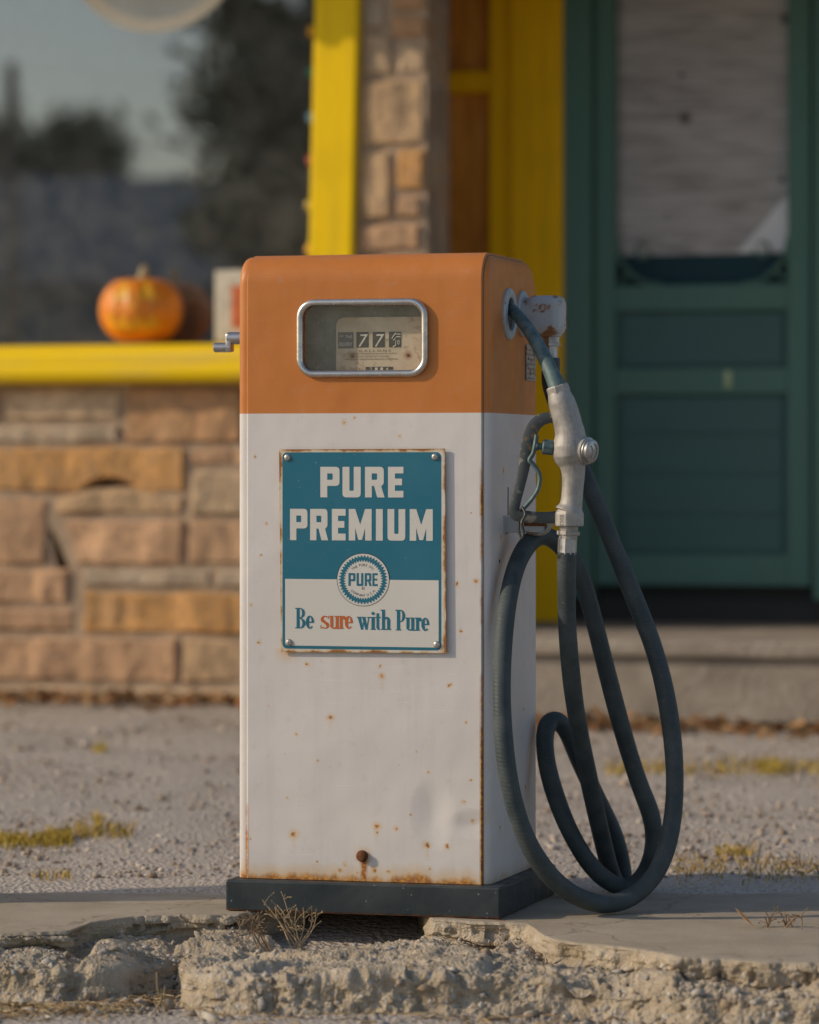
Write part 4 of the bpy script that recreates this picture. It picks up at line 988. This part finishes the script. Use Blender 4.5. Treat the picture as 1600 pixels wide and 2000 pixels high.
mb = MB(); b0 = bc+cd*.029; mb.tube([b0, b0+cd*.004, b0+cd*.005, b0+cd*.0115, b0+cd*.0135, b0+cd*.0140], [.0270, .0275, .0250, .0245, .0215, .0002], 32); cap = mb.build('valve_cap', STEEL, noz, True)
u_ = cd.cross(Vector((0, 0, 1))).normalized(); w_ = u_.cross(cd)
mb = MB(); c0 = b0+cd*.0142
mb.tube([c0+u_*.016*math.cos(a)+w_*.016*math.sin(a) for a in np.radians((100, 130, 160, 190, 220, 250))], .0018, 6); mb.tube([c0-u_*.015+w_*.002, c0, c0+u_*.009+w_*.012], .0016, 6); mb.tube([c0, c0+w_*-.016+u_*.004], .0016, 6); mb.build('cap_mark', CAST, cap)
# stamped figures on the lower collar
mb = MB(); v, f_ = text_geo('8002', 1.0); u = np.array(v); u[:, 0] -= u[:, 0].mean(); 
fc = NZ(1098, 1015, -.0318); ey = (NZ(1098, 1000)-NZ(1098, 1010)).normalized(); exv = (NZ(1110, 1010)-NZ(1098, 1010)).normalized()
mb.add([fc+exv*(-(b-.35)*.012)*-1+ey*(-a*.0125) for a, b, _ in u], f_); mb.build('stamp', simple('stamp_shadow', (.14, .13, .12), .7), nb)
# spout and its collar
sp = spline([PL(988, 597, 8.40), PL(1000, 605, 8.345), PL(1016, 622, 8.31), PL(1040, 655, 8.275), PL(1062, 695, 8.245), PL(1079, 732, 8.215), PL(1090, 758, 8.203)], 6)
mb = MB(); mb.tube(sp, list(np.interp(np.linspace(0, 1, len(sp)), [0, .3, .75, .95, 1], [.0125, .0135, .0160, .0185, .0195])), 20); mb.build('spout', TEAL, noz, True)
c0, c1 = NZ(1088, 753), NZ(1093, 769); mb = MB(); mb.tube([c0, c0+(c1-c0)*.15, c1-(c1-c0)*.15, c1], [.0225, .0245, .0245, .0235], 8); mb.build('spout_collar', CAST, noz)
# guard, lever, knob
ZC = lambda a, b, dd=0: NZ(900+a/3.571, 540+b/3.571, dd)
gp = [(655, 985), (610, 985), (560, 1000), (515, 1040), (485, 1105), (462, 1190), (448, 1290), (432, 1380), (408, 1480), (384, 1570), (372, 1630), (390, 1662), (440, 1672), (520, 1680), (600, 1682), (665, 1680)]
gw = [.0085, .0095, .0105, .0110, .0112, .0105, .0098, .0090, .0085, .0085, .0095, .0105, .0100, .0095, .0095, .0105]
gs = spline([ZC(a, b, .004) for a, b in gp], 5); mb = MB()
mb.tube(gs, .0045, 10, ry=list(np.interp(np.arange(len(gs))/5, range(len(gw)), [q*1.32 for q in gw])), up=tuple(L(PC+Vector((0, -1, 0)))-L(PC)))
GUARD = chipped('chipped_guard', (.055, .065, .066), (.20, .185, .15), .57, 34, (.24, .15, .06)); mb.build('lever_guard', GUARD, noz, True)
lv = spline([ZC(a, b, -.003) for a, b in ((530, 1105), (520, 1170), (505, 1235), (480, 1280), (505, 1310), (540, 1360), (552, 1410), (540, 1480), (505, 1540), (460, 1595), (430, 1625))], 5)
mb = MB(); mb.tube(lv, .0062, 10, ry=.0048); mb.build('lever', TEAL, noz, True)
mb = MB(); mb.cyl(ZC(512, 1183), ZC(575, 1187), .0068); mb.cyl(ZC(520, 1183), ZC(545, 1184), .0095, bev=.002); mb.cyl(ZC(568, 1187), ZC(650, 1195), .0160, seg=8, bev=.003); mb.build('stem_knob', TEAL, noz, True)
mb = MB(); mb.tube(spline([ZC(430, 1610, -.014), ZC(450, 1660, -.022), ZC(425, 1720, -.026), ZC(440, 1780, -.026), ZC(425, 1830, -.020), ZC(405, 1760, .012), ZC(412, 1660, .016), ZC(430, 1610, -.014)], 5), .0028, 8); mb.build('tie_strap', DARK, noz)
# swivel and ferrule
mb = MB(); a0 = NZ(1111, 1028); a1 = NZ(1110, 1050); mb.tube([a0, a0+(a1-a0)*.3], .0205, 12); mb.tube([a0+(a1-a0)*.4, a0+(a1-a0)*.45, a0+(a1-a0)*.75, a0+(a1-a0)*.8], [.0235, .0252, .0252, .0235], 6); mb.tube([a0+(a1-a0)*.3, a0+(a1-a0)*1.1], .0195, 16); mb.build('swivel_nut', CAST, noz)
a1 = NZ(1109, 1051); a2 = NZ(1107.5, 1084); mb = MB(); mb.tube([a1, a1+(a2-a1)*.06, a2-(a2-a1)*.06, a2], [.0188, .0202, .0202, .0192], 10); mb.build('ferrule', STEEL, noz)

# --- hose: one long hose from nozzle to elbow
hz = lambda y: 6992/(y-920)          # distance at which a hose lying on the ground is seen at row y
HP_ = [(1107.5, 1078, 8.185), (1107, 1110, 8.19), (1107, 1160, 8.215), (1108, 1220, 8.23), (1113, 1290, 8.26), (1122, 1370, 8.31), (1134, 1440, 8.37), (1148, 1510, 8.43), (1163, 1580, 8.49), (1178, 1645, 8.56), (1191, 1696, 8.63),
       (1201, 1722, 8.68), (1212, 1729, 8.70), (1218, 1712, 8.70), (1210, 1665, 8.69), (1196, 1620, 8.67), (1175, 1575, 8.65), (1150, 1525, 8.63), (1125, 1470, 8.61), (1108, 1430, 8.60), (1090, 1408, 8.585), (1072, 1412, 8.57), (1064, 1440, 8.55),
       (1068, 1490, 8.535), (1082, 1545, 8.525), (1104, 1604, 8.52), (1130, 1655, 8.52), (1158, 1695, 8.535), (1186, 1720, 8.56), (1215, 1733, 8.59), (1243, 1726, 8.59), (1265, 1698, 8.57), (1276, 1660, 8.55), (1277, 1620, 8.54), (1268, 1580, 8.53), (1252, 1540, 8.52),
       (1232, 1480, 8.50), (1210, 1405, 8.48), (1185, 1310, 8.46), (1160, 1210, 8.44), (1138, 1135, 8.42), (1112, 1085, 8.40), (1085, 1056, 8.38), (1060, 1046, 8.355), (1036, 1058, 8.32), (1015, 1090, 8.28), (1000, 1135, 8.24), (988, 1200, 8.19), (982, 1270, 8.155), (980, 1350, 8.13), (983, 1430, 8.115), (990, 1500, 8.11),
       (1003, 1565, 8.11), (1024, 1630, 8.12), (1054, 1685, 8.14), (1092, 1728, 8.17), (1135, 1755, 8.20), (1180, 1766, 8.235), (1225, 1757, 8.265), (1264, 1728, 8.29), (1292, 1685, 8.31), (1310, 1625, 8.33), (1318, 1555, 8.35), (1317, 1480, 8.36), (1309, 1405, 8.37), (1294, 1325, 8.38),
       (1272, 1250, 8.39), (1246, 1185, 8.40), (1218, 1115, 8.405), (1192, 1050, 8.41), (1165, 985, 8.415), (1138, 920, 8.42), (1110, 855, 8.425), (1090, 795, 8.43), (1083, 745, 8.43)]
hp = [P(*q) for q in HP_]; hp[-1] = None; hp = hp[:-1]
hl = [L(q) for q in hp]+[eb+Vector((0, -.001, -.10)), eb+Vector((0, 0, -.06)), eb+Vector((0, 0, -.045))]
hs = spline(hl, 9)
for _ in range(12):
    h2 = [hs[0]]+[hs[i]*.5+(hs[i-1]+hs[i+1])*.25 for i in range(1, len(hs)-1)]+[hs[-1]]; hs = h2
mb = MB(); hr = [.0197+.0004*math.sin(i*.21)+.0003*math.sin(i*.063+2) for i in range(len(hs))]
mb.tube(hs, hr, 26)
n = NT('rubber_hose', (.035, .037, .038), .62, 0, .4); uvx = n.xyz(n.uv())
br = n.math('SINE', n.math('MULTIPLY_ADD', uvx[0], 2*math.pi/.0085, n.math('MULTIPLY', uvx[1], 2*math.pi*4)))
f_ = n.noise(16, 6); c = n.mix(n.mapr(f_, .4, .7), (.032, .046, .050), (.070, .084, .086)); c = n.mix(n.mapr(n.noise(120, 5), .62, .75, 0, .5), c, (.13, .12, .105))
c = n.mix(n.math('MULTIPLY', n.mapr(n.vor(140), .12, .06), n.math('GREATER_THAN', n.xyz(n.vor(140, out='Color'))[0], .93)), c, (.30, .29, .27))
mb.build('hose', n.set(c, n.mapr(f_, .3, .7, .5, .75), n.bump(n.math('ADD', n.math('MULTIPLY', br, .5), n.math('MULTIPLY', n.noise(90, 4), .8)), .17, .0016)), pump, True, True)

# ================================================================== SMALL THINGS ROUND THE PUMP
sh = P(968, 1799, 8.15)
mb = MB(); mb.box(-.030, -.03, -.0095, .024, .06, -.0008, .0015); o = mb.build('shim', simple('brown_board', (.26, .12, .06), .8, 0, .4, 60, .4), None)
o.location = (sh.x, sh.y, 0); o.rotation_euler = (0, 0, -TH); tag(o, 'thin brown board wedged under the front corner of the black plinth', 'shim')
STRAW = simple('dry_stem', (.33, .24, .14), .85, 0, .35, 60, .3, .001, 200); STRAWR = simple('dry_reddish_stem', (.22, .14, .08), .85, 0, .35, 60)
def weed(name, label, root, stems, m, r=.0013, twigs=6, seed=1, cat='weed'):
    rr = random.Random(seed); mb = MB()
    for tip, bend in stems:
        tip = Vector(tip); p1 = root+(tip-root)*.5+Vector(bend); st = spline([root+Vector((rr.uniform(-.02, .02), rr.uniform(-.02, .02), -.01)), p1, tip], 7)
        mb.tube(st, list(np.linspace(r*1.35, r*.6, len(st))), 6)
        for _ in range(twigs):
            k = rr.randrange(5, len(st)-1); a = st[k]; b = a+Vector((rr.uniform(-.02, .02), rr.uniform(-.02, .02), rr.uniform(.0, .024))); mb.tube([a, (a+b)/2+Vector((0, 0, .003)), b], [r*.6, r*.55, r*.4], 5)
            mb.tube([b, b+(b-a).normalized()*.004], [r*1.1, r*.5], 5)
    o = mb.build(name, m, None, True, fix=False); tag(o, label, cat); return o
rt = P(585, 1845, 8.02); rt.z = -.045
weed('dry_weed', 'dry twiggy weed sprouting from the hollow below the black plinth', rt,
     [(P(512, 1757, 8.06), (0, 0, 0)), (P(553, 1750, 8.05), (0, 0, 0)), (P(540, 1775, 8.05), (0, 0, .01)), (P(592, 1772, 8.05), (.005, 0, 0)), (P(609, 1770, 8.06), (.01, 0, 0)), (P(618, 1775, 8.04), (.01, 0, 0)), (P(575, 1790, 8.0), (0, 0, 0)),
      (P(568, 1778, 8.03), (-.02, 0, .01)), (P(530, 1790, 8.0), (-.01, 0, .02))], STRAW, .0013, 6, 4)
rt2 = P(520, 1842, 8.0); rt2.z = -.04
weed('dry_weed', 'bent brown seed-head weed sprawling beside the twiggy weed at the plinth', rt2, [(P(455, 1850, 7.98), (-.01, 0, .05)), (P(470, 1808, 8.0), (-.01, 0, .02)), (P(490, 1800, 8.0), (0, 0, .02)), (P(462, 1825, 7.98), (0, 0, .04)), (P(500, 1825, 7.97), (0, 0, .02)), (P(480, 1838, 7.97), (0, 0, .03))], simple('brown_seed_stem', (.24, .165, .10), .9, 0, .4, 60), .0013, 12, 9)
rt3 = P(312, 1985, 7.60); rt3.z = -.118
weed('grass_stalk', 'straw coloured upright grass tuft in the notch of the broken concrete', rt3, [(P(306, 1898, 7.6), (0, 0, 0)), (P(315, 1930, 7.6), (0, 0, 0)), (P(322, 1925, 7.58), (.004, 0, 0)), (P(300, 1950, 7.6), (0, 0, 0))], STRAW, .0019, 0, 2, 'grass')
rt4 = P(1502, 1812, 8.02); rt4.z = -.004
weed('grass_stalk', 'short brown stubble tuft in the island crack nearer the fallen leaf', rt4, [(P(1501, 1790, 8.02), (0, 0, 0)), (P(1507, 1786, 8.03), (0, 0, 0)), (P(1494, 1790, 8.0), (0, 0, 0))], STRAWR, .0018, 2, 3, 'grass')
rt5 = P(1535, 1814, 8.02); rt5.z = -.004
weed('grass_stalk', 'reddish dry tuft with a drooping blade farther along the island crack', rt5, [(P(1531, 1793, 8.02), (0, 0, 0)), (P(1537, 1790, 8.03), (0, 0, 0)), (P(1547, 1792, 8.0), (0, 0, .01)), (P(1568, 1815, 7.95), (.01, 0, .03))], STRAWR, .0018, 3, 5, 'grass')
rt6 = P(1606, 1740, 8.85); rt6.z = 0
weed('grass_stalk', 'single dark stalk standing at the back edge of the island', rt6, [(P(1594, 1688, 8.85), (0, 0, 0)), (P(1603, 1705, 8.86), (0, 0, 0))], STRAWR, .0016, 1, 6, 'grass')
a, b = P(1436, 1763, 8.05), P(1474, 1794, 7.98); mb = MB(); dn_ = (b-a); sd_ = Vector((.004, .006, .0))
a.z, b.z = .036, .0035
mb.add([a, a*.6+b*.4+sd_, b, a*.5+b*.5-sd_, a+Vector((0, 0, .0008)), a*.6+b*.4+sd_+Vector((0, 0, .001)), b+Vector((0, 0, .0008)), a*.5+b*.5-sd_+Vector((0, 0, .001))], [(0, 1, 2, 3), (4, 7, 6, 5), (0, 4, 5, 1), (1, 5, 6, 2), (2, 6, 7, 3), (3, 7, 4, 0)])
o = mb.build('dead_leaf', simple('orange_leaf', (.42, .20, .06), .75), None); tag(o, 'curled orange dead leaf lying on the shaded island', 'leaf')
# dry straw and rubble in front of the island
def straw(name, pts, lens, m, seed, rad=.0011, lift=.012):
    r = np.random.default_rng(seed); V, F, T = [], [], []
    for p, l in zip(pts, lens):
        a = r.uniform(0, 6.28); d_ = np.array([math.cos(a), math.sin(a)*.7, r.normal(0, .12)])*l/2; s_ = np.array([-math.sin(a), math.cos(a), 0])*rad*r.uniform(.7, 1.7); h = np.array([0, 0, r.uniform(.002, lift)])
        o = len(V); p = np.array(p)+np.array([0, 0, .003])
        V += [p-d_-s_, p-d_+s_, p+h-s_, p+h+s_, p+d_*.95, p-d_+[0, 0, rad*2], p+h+[0, 0, rad*2]]
        F += [(o, o+2, o+5), (o+5, o+2, o+6), (o+1, o+5, o+3), (o+3, o+5, o+6), (o, o+1, o+3), (o, o+3, o+2), (o+2, o+4, o+6), (o+3, o+6, o+4), (o+2, o+3, o+4)]
        c = np.array(random.choice([(.46, .33, .16), (.38, .25, .11), (.55, .42, .24), (.28, .17, .08)]))*r.uniform(.7, 1.1); T += [tuple(c)]*7
    return tag(big_mesh(name, V, F, m, T), kind='stuff')
n = NT('straw', rough=.8); MAT_STRAW = n.set(n.mix(n.mapr(n.noise(90, 3), .4, .7, 0, .4), n.attr(), (.18, .11, .06)))
N = 420; px_ = np.concatenate([rng.uniform(-60, 320, 300), rng.uniform(320, 1650, 120)]); pts = []
for q in px_:
    ft = np.interp(q, ctl[:, 0], ctl[:, 8]); d_ = ft-.02-abs(rng.normal(0, .10)); pts.append(((q-800)/FPX*d_, d_, -.116))
straw('dry_straw', pts, rng.uniform(.02, .10, N), MAT_STRAW, 3)
N = 1500; px_ = np.concatenate([rng.uniform(-100, 420, 900), rng.uniform(420, 1700, 600)]); pos = np.zeros((N, 3))
for i, q in enumerate(px_):
    ft = np.interp(q, ctl[:, 0], ctl[:, 8]); d_ = ft+.03-abs(rng.normal(0, .16)); pos[i] = ((q-800)/FPX*d_, d_, -.119)
rad = np.clip(rng.lognormal(math.log(.0045), .6, N), .0018, .022)
tint = np.array([(.42, .36, .28), (.34, .29, .23), (.50, .45, .38), (.30, .24, .17)])[rng.integers(0, 4, N)]*rng.uniform(.8, 1.15, (N, 1))
tag(stones('rubble', pos, rad, tint, MAT_STONES, 8, .9, .3, .3), kind='stuff')
# crumbs on the rough ledge, resting on the sampled island surface
vis_i = np.where((np.abs(fl[:, 0]) < .95) & (R.ravel() > .95) & (NN.reshape(-1, 3)[:, 2] > .75))[0]
pk = rng.choice(vis_i, 1300, replace=False); rad = np.clip(rng.lognormal(math.log(.0027),   .6, 1300), .0011, .014)
tint = np.array([(.46, .40, .31), (.38, .32, .24), (.52, .47, .40)])[rng.integers(0, 3, 1300)]*.9
tag(stones('concrete_crumbs', fl[pk], rad, tint, MAT_STONES, 12, .9, .3, .2), kind='stuff')
# aggregate stones showing in the broken faces
fi = np.where((np.abs(fl[:, 0]) < .95) & (R.ravel() > .95) & (fl[:, 1] < 8.1))[0]; fi = rng.choice(fi, 520, replace=False)
rad = np.clip(rng.lognormal(math.log(.0062), .42, 520), .003, .017)
tint = np.array([(.34, .31, .28), (.45, .41, .36), (.30, .24, .18), (.40, .30, .20), (.52, .48, .42)])[rng.integers(0, 5, 520)]*rng.uniform(.75, 1.1, (520, 1))
tag(stones('aggregate', fl[fi], rad, tint, MAT_STONES, 22, .95, .34, -.15), kind='stuff')
# grass tufts and leaf litter on the gravel
def blades(name, spots, m, seed):
    r = np.random.default_rng(seed); V, F, T = [], [], []
    for (px0, px1, py, spread, cnt, h, cols_) in spots:
        for _ in range(cnt):
            px = r.uniform(px0, px1); y_ = py+r.normal(0, spread); d_ = 9.0
            for _k in range(6): d_ = (CAMZ-gz(d_))*FPX/(y_-920)
            p = np.array(((px-800)/FPX*d_, d_, gz(d_))); a = r.uniform(0, 6.28); hh = h*r.uniform(.4, 1.2); ln = r.normal(0, .5, 2)*hh; s_ = np.array([math.cos(a), math.sin(a), 0])*.0018
            o = len(V); mid = p+np.array([ln[0]*.35, ln[1]*.35, hh*.6]); tip = p+np.array([ln[0], ln[1], hh])
            V += [p-s_, p+s_, mid-s_*.8, mid+s_*.8, tip]; F += [(o, o+1, o+3), (o, o+3, o+2), (o+2, o+3, o+4)]; T += [tuple(np.array(cols_[r.integers(len(cols_))])*r.uniform(.75, 1.2))]*5
    return tag(big_mesh(name, V, F, m, T), kind='stuff')
gc = [(.52, .37, .03), (.50, .33, .05), (.40, .30, .03)]; sc2 = [(.45, .30, .08), (.38, .22, .05), (.50, .36, .13)]
blades('grass', [(-80, 140, 1645, 6, 800, .024, gc), (90, 135, 1640, 5, 300, .028, gc), (130, 260, 1632, 6, 260, .035, sc2+gc), (188, 196, 1612, 4, 60, .04, gc), (180, 210, 1467, 4, 70, .03, gc), (60, 140, 1715, 4, 60, .02, sc2+gc),
                 (1180, 1420, 1505, 7, 420, .024, gc+sc2), (1400, 1700, 1502, 7, 600, .026, sc2+gc), (1480, 1530, 1506, 4, 150, .04, gc), (1320, 1420, 1700, 12, 320, .016, sc2), (1400, 1470, 1668, 6, 160, .020, gc+sc2), (1440, 1700, 1695, 14, 420, .018, sc2)], MAT_STRAW, 5)
def litter(name, n_, seed):
    r = np.random.default_rng(seed); V, F, T = [], [], []
    for _ in range(n_):
        x = r.uniform(-2.2, 2.6); y = (13.40 if x < .1 else 12.92)-x*math.tan(YAW)-abs(r.normal(0, .16)); s_ = r.uniform(.012, .035); a = r.uniform(0, 6.28); q = np.array([math.cos(a), math.sin(a), r.normal(0, .4)])*s_; t = np.array([-math.sin(a), math.cos(a), r.normal(0, .4)])*s_*.6
        p = np.array([x, y, gz(y)+.008+abs(r.normal(0, .012))]); o = len(V); V += [p-q, p+t, p+q, p-t]; F += [(o, o+1, o+2), (o, o+2, o+3)]; T += [tuple(np.array([(.36, .20, .08), (.28, .15, .06), (.42, .28, .14), (.44, .17, .04)][r.integers(4)])*r.uniform(.7, 1.15))]*4
    return tag(big_mesh(name, V, F, MAT_STRAW, T), kind='stuff')
litter('leaf_litter', 2600, 6)

# ================================================================== IN THE WINDOW
PD = 13.645
pkp = BW(276, 668, PD); pkp.z = zt+.012+.132; pk_o = empty('pumpkin', pkp, -.12); tag(pk_o, 'orange pumpkin with a painted yellow face on the window sill', 'pumpkin')
s_ = PD/FPX; RX, RZ = 84*s_, 69*s_
V, F = [], []; nu, nv = 72, 28
def pump_pt(u, v_, lift=0):
    a = u; b = math.pi*(v_-.5); rib = 1-.055*abs(math.cos(a*5))**6*math.cos(b)**.5 if math.cos(b) > 0 else 1
    r = (RX+lift)*math.cos(b)**.8*rib if math.cos(b) > 1e-6 else 0
    z = (RZ+lift)*math.sin(b); z -= .03*math.exp(-((math.cos(b))/.25)**2)*(1 if b > 0 else -1)
    return (r*math.cos(a), r*math.sin(a), z+RZ-.006)
for j in range(nv+1):
    for i in range(nu): V.append(pump_pt(2*math.pi*i/nu, j/nv))
for j in range(nv):
    for i in range(nu): F.append((j*nu+i, j*nu+(i+1) % nu, (j+1)*nu+(i+1) % nu, (j+1)*nu+i))
new_mesh('flesh', V, F, simple('pumpkin_skin', (.68, .21, .010), .45, 0, .25, 12, .15, .004, 30), pk_o, True)
mb = MB(); mb.tube(spline([(0, 0, 2*RZ-.045), (.004, 0, 2*RZ-.01), (.012, -.004, 2*RZ+.018), (.004, -.006, 2*RZ+.030)], 5), [.020]*3+[.017]*5+[.015]*5+[.013]*3, 10); mb.build('stem', simple('pumpkin_stem', (.40, .34, .20), .8), pk_o, True)
YF = simple('face_paint', (.74, .36, .016), .5)
mb = MB()
def patch(u0, u1, v0, v1, sh):
    n_ = 8; o = [(u0+(u1-u0)*i/n_, v0+(v1-v0)*j/n_) for j in range(n_+1) for i in range(n_+1)]; ok = []
    vv = [pump_pt(math.radians(a), b, .003) for a, b in o]
    for j in range(n_):
        for i in range(n_):
            if sh((i+.5)/n_, (j+.5)/n_): ok.append((j*(n_+1)+i, j*(n_+1)+i+1, (j+1)*(n_+1)+i+1, (j+1)*(n_+1)+i))
    mb.add(vv, ok)
patch(-122, -96, .58, .80, lambda a, b: b < 1-abs(a-.5)*1.6); patch(-84, -58, .58, .80, lambda a, b: b < 1-abs(a-.5)*1.6); patch(-94, -86, .50, .60, lambda a, b: b < 1-abs(a-.5)*1.8)
patch(-130, -50, .28, .48, lambda a, b: abs(b-.5-.9*(a-.5)**2+.1) < .32 and not (int(a*8) % 2 and b > .5))
mb.build('face', YF, pk_o, True, fix=False)
pkp = BW(470, 668, 13.60); pkp.z = zt+.012+.132; bxo = empty('sign_box', pkp, -YAW); tag(bxo, 'white box with an orange square standing on the window sill behind the pump', 'box')
s_ = 13.60/FPX; mb = MB(); mb.box(-55*s_, 0, .0, 62*s_, .16, 143*s_, .006); mb.build('case', simple('cream_case', (.52, .48, .40), .6), bxo)
mb = MB(); mb.box(-19*s_, -.004, 27*s_, 48*s_, -.0005, 112*s_, .001); mb.build('front_panel', simple('orange_panel', (.50, .12, .03), .5), bxo)
seg = 48
def lathe(rows_, z0=0):
    v, f_ = [], []
    for r, z in rows_:
        for k in range(seg): v.append((r*math.cos(2*math.pi*k/seg), r*math.sin(2*math.pi*k/seg), z))
    for i in range(len(rows_)-1):
        for k in range(seg): f_.append((i*seg+k, i*seg+(k+1) % seg, (i+1)*seg+(k+1) % seg, (i+1)*seg+k))
    return v, f_
ls = empty('light_string', BW(604, 60, 13.79)); tag(ls, 'string of coloured bulbs hanging down beside the yellow window post', 'light string')
q0 = BW(604, 60, 13.79); mb = MB(); mb.tube([BW(608+4*math.sin(y*.05), y, 13.79)-q0 for y in range(-300, 520, 20)], .003, 6); mb.build('cord', simple('green_cord', (.02, .05, .03), .6), ls)
for y, x, c in ((60, 608, (.75, .40, .02)), (140, 607, (.01, .26, .16)), (228, 606, (.22, .50, .70)), (312, 606, (.50, .10, .08)), (400, 604, (.55, .40, .08)), (486, 604, (.70, .36, .02))):
    mb = MB(); p = BW(x, y, 13.782)-q0; mb.tube([p+Vector((0, 0, .018)), p+Vector((0, 0, .012)), p, p+Vector((0, 0, -.014)), p+Vector((0, 0, -.024))], [.006, .011, .015, .011, .002], 12); mb.build('bulb', simple('bulb_paint', c, .2, var=.1), ls, True)

# ================================================================== WHAT THE WINDOW REFLECTS (across the road, behind the camera)
GN = Vector((-SYW, -CY, 0)); GP = Vector((0, WALL, 0))-GN*(GLASS-WALL)
def VR(px, py, dv):
    p = P(px, py, dv); q = Vector((p.x, p.y, 0)); q = q-GN*2*(q-GP).dot(GN); return Vector((q.x, q.y, p.z))
barn = VR(130, 920, 66); bn = empty('barn', (barn.x, barn.y, -.12), -2*YAW); tag(bn, 'long grey barn with a shingle roof across the road', 'building')
mb = MB(); mb.box(-4.2, -7, 0, 3.6, 0, 4.3); mb.build('wall', simple('barn_board', (.14, .22, .27), .85, sc=4, bump=.3, bd=.02, bs=12), bn)
mb = MB(); mb.prism([(.5, 4.15), (-3.5, 6.15), (-7.5, 4.15), (-7.5, 4.3), (-3.5, 6.32), (.5, 4.3)], -4.5, 3.9, lambda y, z, h: (h, y, z)); mb.build('roof', simple('grey_shingle', (.17, .22, .26), .9, sc=3, bump=.6, bd=.05, bs=8), bn)
mb = MB(); mb.box(-1.6, .0, .02, .2, .06, 2.8, .02); mb.build('door', simple('barn_door', (.09, .05, .04), .8), bn)
def leafy(name, label, base, h, cen, rad, nl, seed, size=.16, cols_=((.17, .20, .12), (.11, .135, .08), (.24, .24, .14))):
    r = np.random.default_rng(seed); t = empty(name, base); tag(t, label, 'tree')
    mb = MB(); cen = Vector(cen); trunk = spline([(0, 0, -.1), (.1, .05, h*.3), (cen.x*.5, cen.y*.5, h*.55), (cen.x, cen.y, cen.z+rad[2]*.3)], 6); mb.tube(trunk, list(np.linspace(.26, .06, len(trunk))), 10)
    cl = []
    for _ in range(46):
        v = r.normal(0, 1, 3); v /= np.linalg.norm(v); c = np.array(cen)+v*np.array(rad)*r.uniform(.35, 1.0); cl.append((c, r.uniform(.35, .8)))
    for c, s_ in cl[:16]:
        k = r.integers(8, len(trunk)); a = trunk[k]; mb.tube(spline([a, (a+Vector(c))*.5+Vector((0, 0, .25)), Vector(c)], 4), list(np.linspace(.07, .02, 9)), 6)
    mb.build('trunk', simple('bark', (.06, .045, .03), .9), t)
    ci = r.integers(0, len(cl), nl); p = np.array([cl[i][0] for i in ci])+r.normal(0, 1, (nl, 3))*np.array([cl[i][1] for i in ci])[:, None]*np.array([.62, .62, .42])
    u = r.normal(0, 1, (nl, 3)); u /= np.linalg.norm(u, axis=1)[:, None]; w2 = np.cross(u, r.normal(0, 1, (nl, 3))); w2 /= np.linalg.norm(w2, axis=1)[:, None]; s_ = size*r.uniform(.5, 1.2, (nl, 1))
    V = np.stack([p-u*s_, p+w2*s_*.5, p+u*s_, p-w2*s_*.5], 1).reshape(-1, 3); F = np.arange(nl*4).reshape(-1, 4)
    tt = np.array(cols_)[r.integers(0, 3, nl)]*r.uniform(.7, 1.2, (nl, 1)); big_mesh('crown', V, F, MAT_LEAF, np.repeat(tt, 4, 0), parent=t)
n = NT('leaf', rough=.6); MAT_LEAF = n.set(n.attr())
b0 = VR(590, 920, 52); leafy('street_tree', 'big leafy tree reflected at the edge of the shop window', (b0.x, b0.y, -.12), 6.5, (0, 0, 5.3), (1.25, 1.5, 2.9), 9000, 1)
b0 = VR(150, 920, 78); leafy('street_tree', 'small round tree rising behind the barn roof', (b0.x, b0.y, -.12), 7, (0, 0, 7.2), (.55, .6, .85), 2200, 2)
b0 = VR(-20, 920, 78); leafy('street_tree', 'bushy tree behind the barn beside the utility pole', (b0.x, b0.y, -.12), 7, (0, 0, 7.1), (.7, .7, 1.0), 2600, 3)
b0 = VR(22, 920, 50); o = MB().cyl((0, 0, 0), (0, 0, 6.3), .11, .08).build('utility_pole', simple('pole_wood', (.16, .14, .12), .9), None, True); o.location = (b0.x, b0.y, -.12); tag(o, 'grey wooden utility pole standing before the barn', 'pole')
# unseen steel guard post, added to cast the shadow behind the pump
bo = empty('shadow_bollard', (-1.72, 8.43, 0)); tag(bo, 'unseen steel guard post added to cast a shadow behind the pump', 'shadow_bollard')
mb = MB(); mb.add(*lathe([(.10, 0), (.10, 1.15), (.095, 1.19), (.06, 1.22), (.001, 1.225)])); mb.build('post', simple('bollard_paint', (.5, .36, .03), .5), bo, True)
mb = MB(); mb.box(-.15, -.15, .001, .15, .15, .02, .004); mb.build('foot_plate', RUSTY, bo)
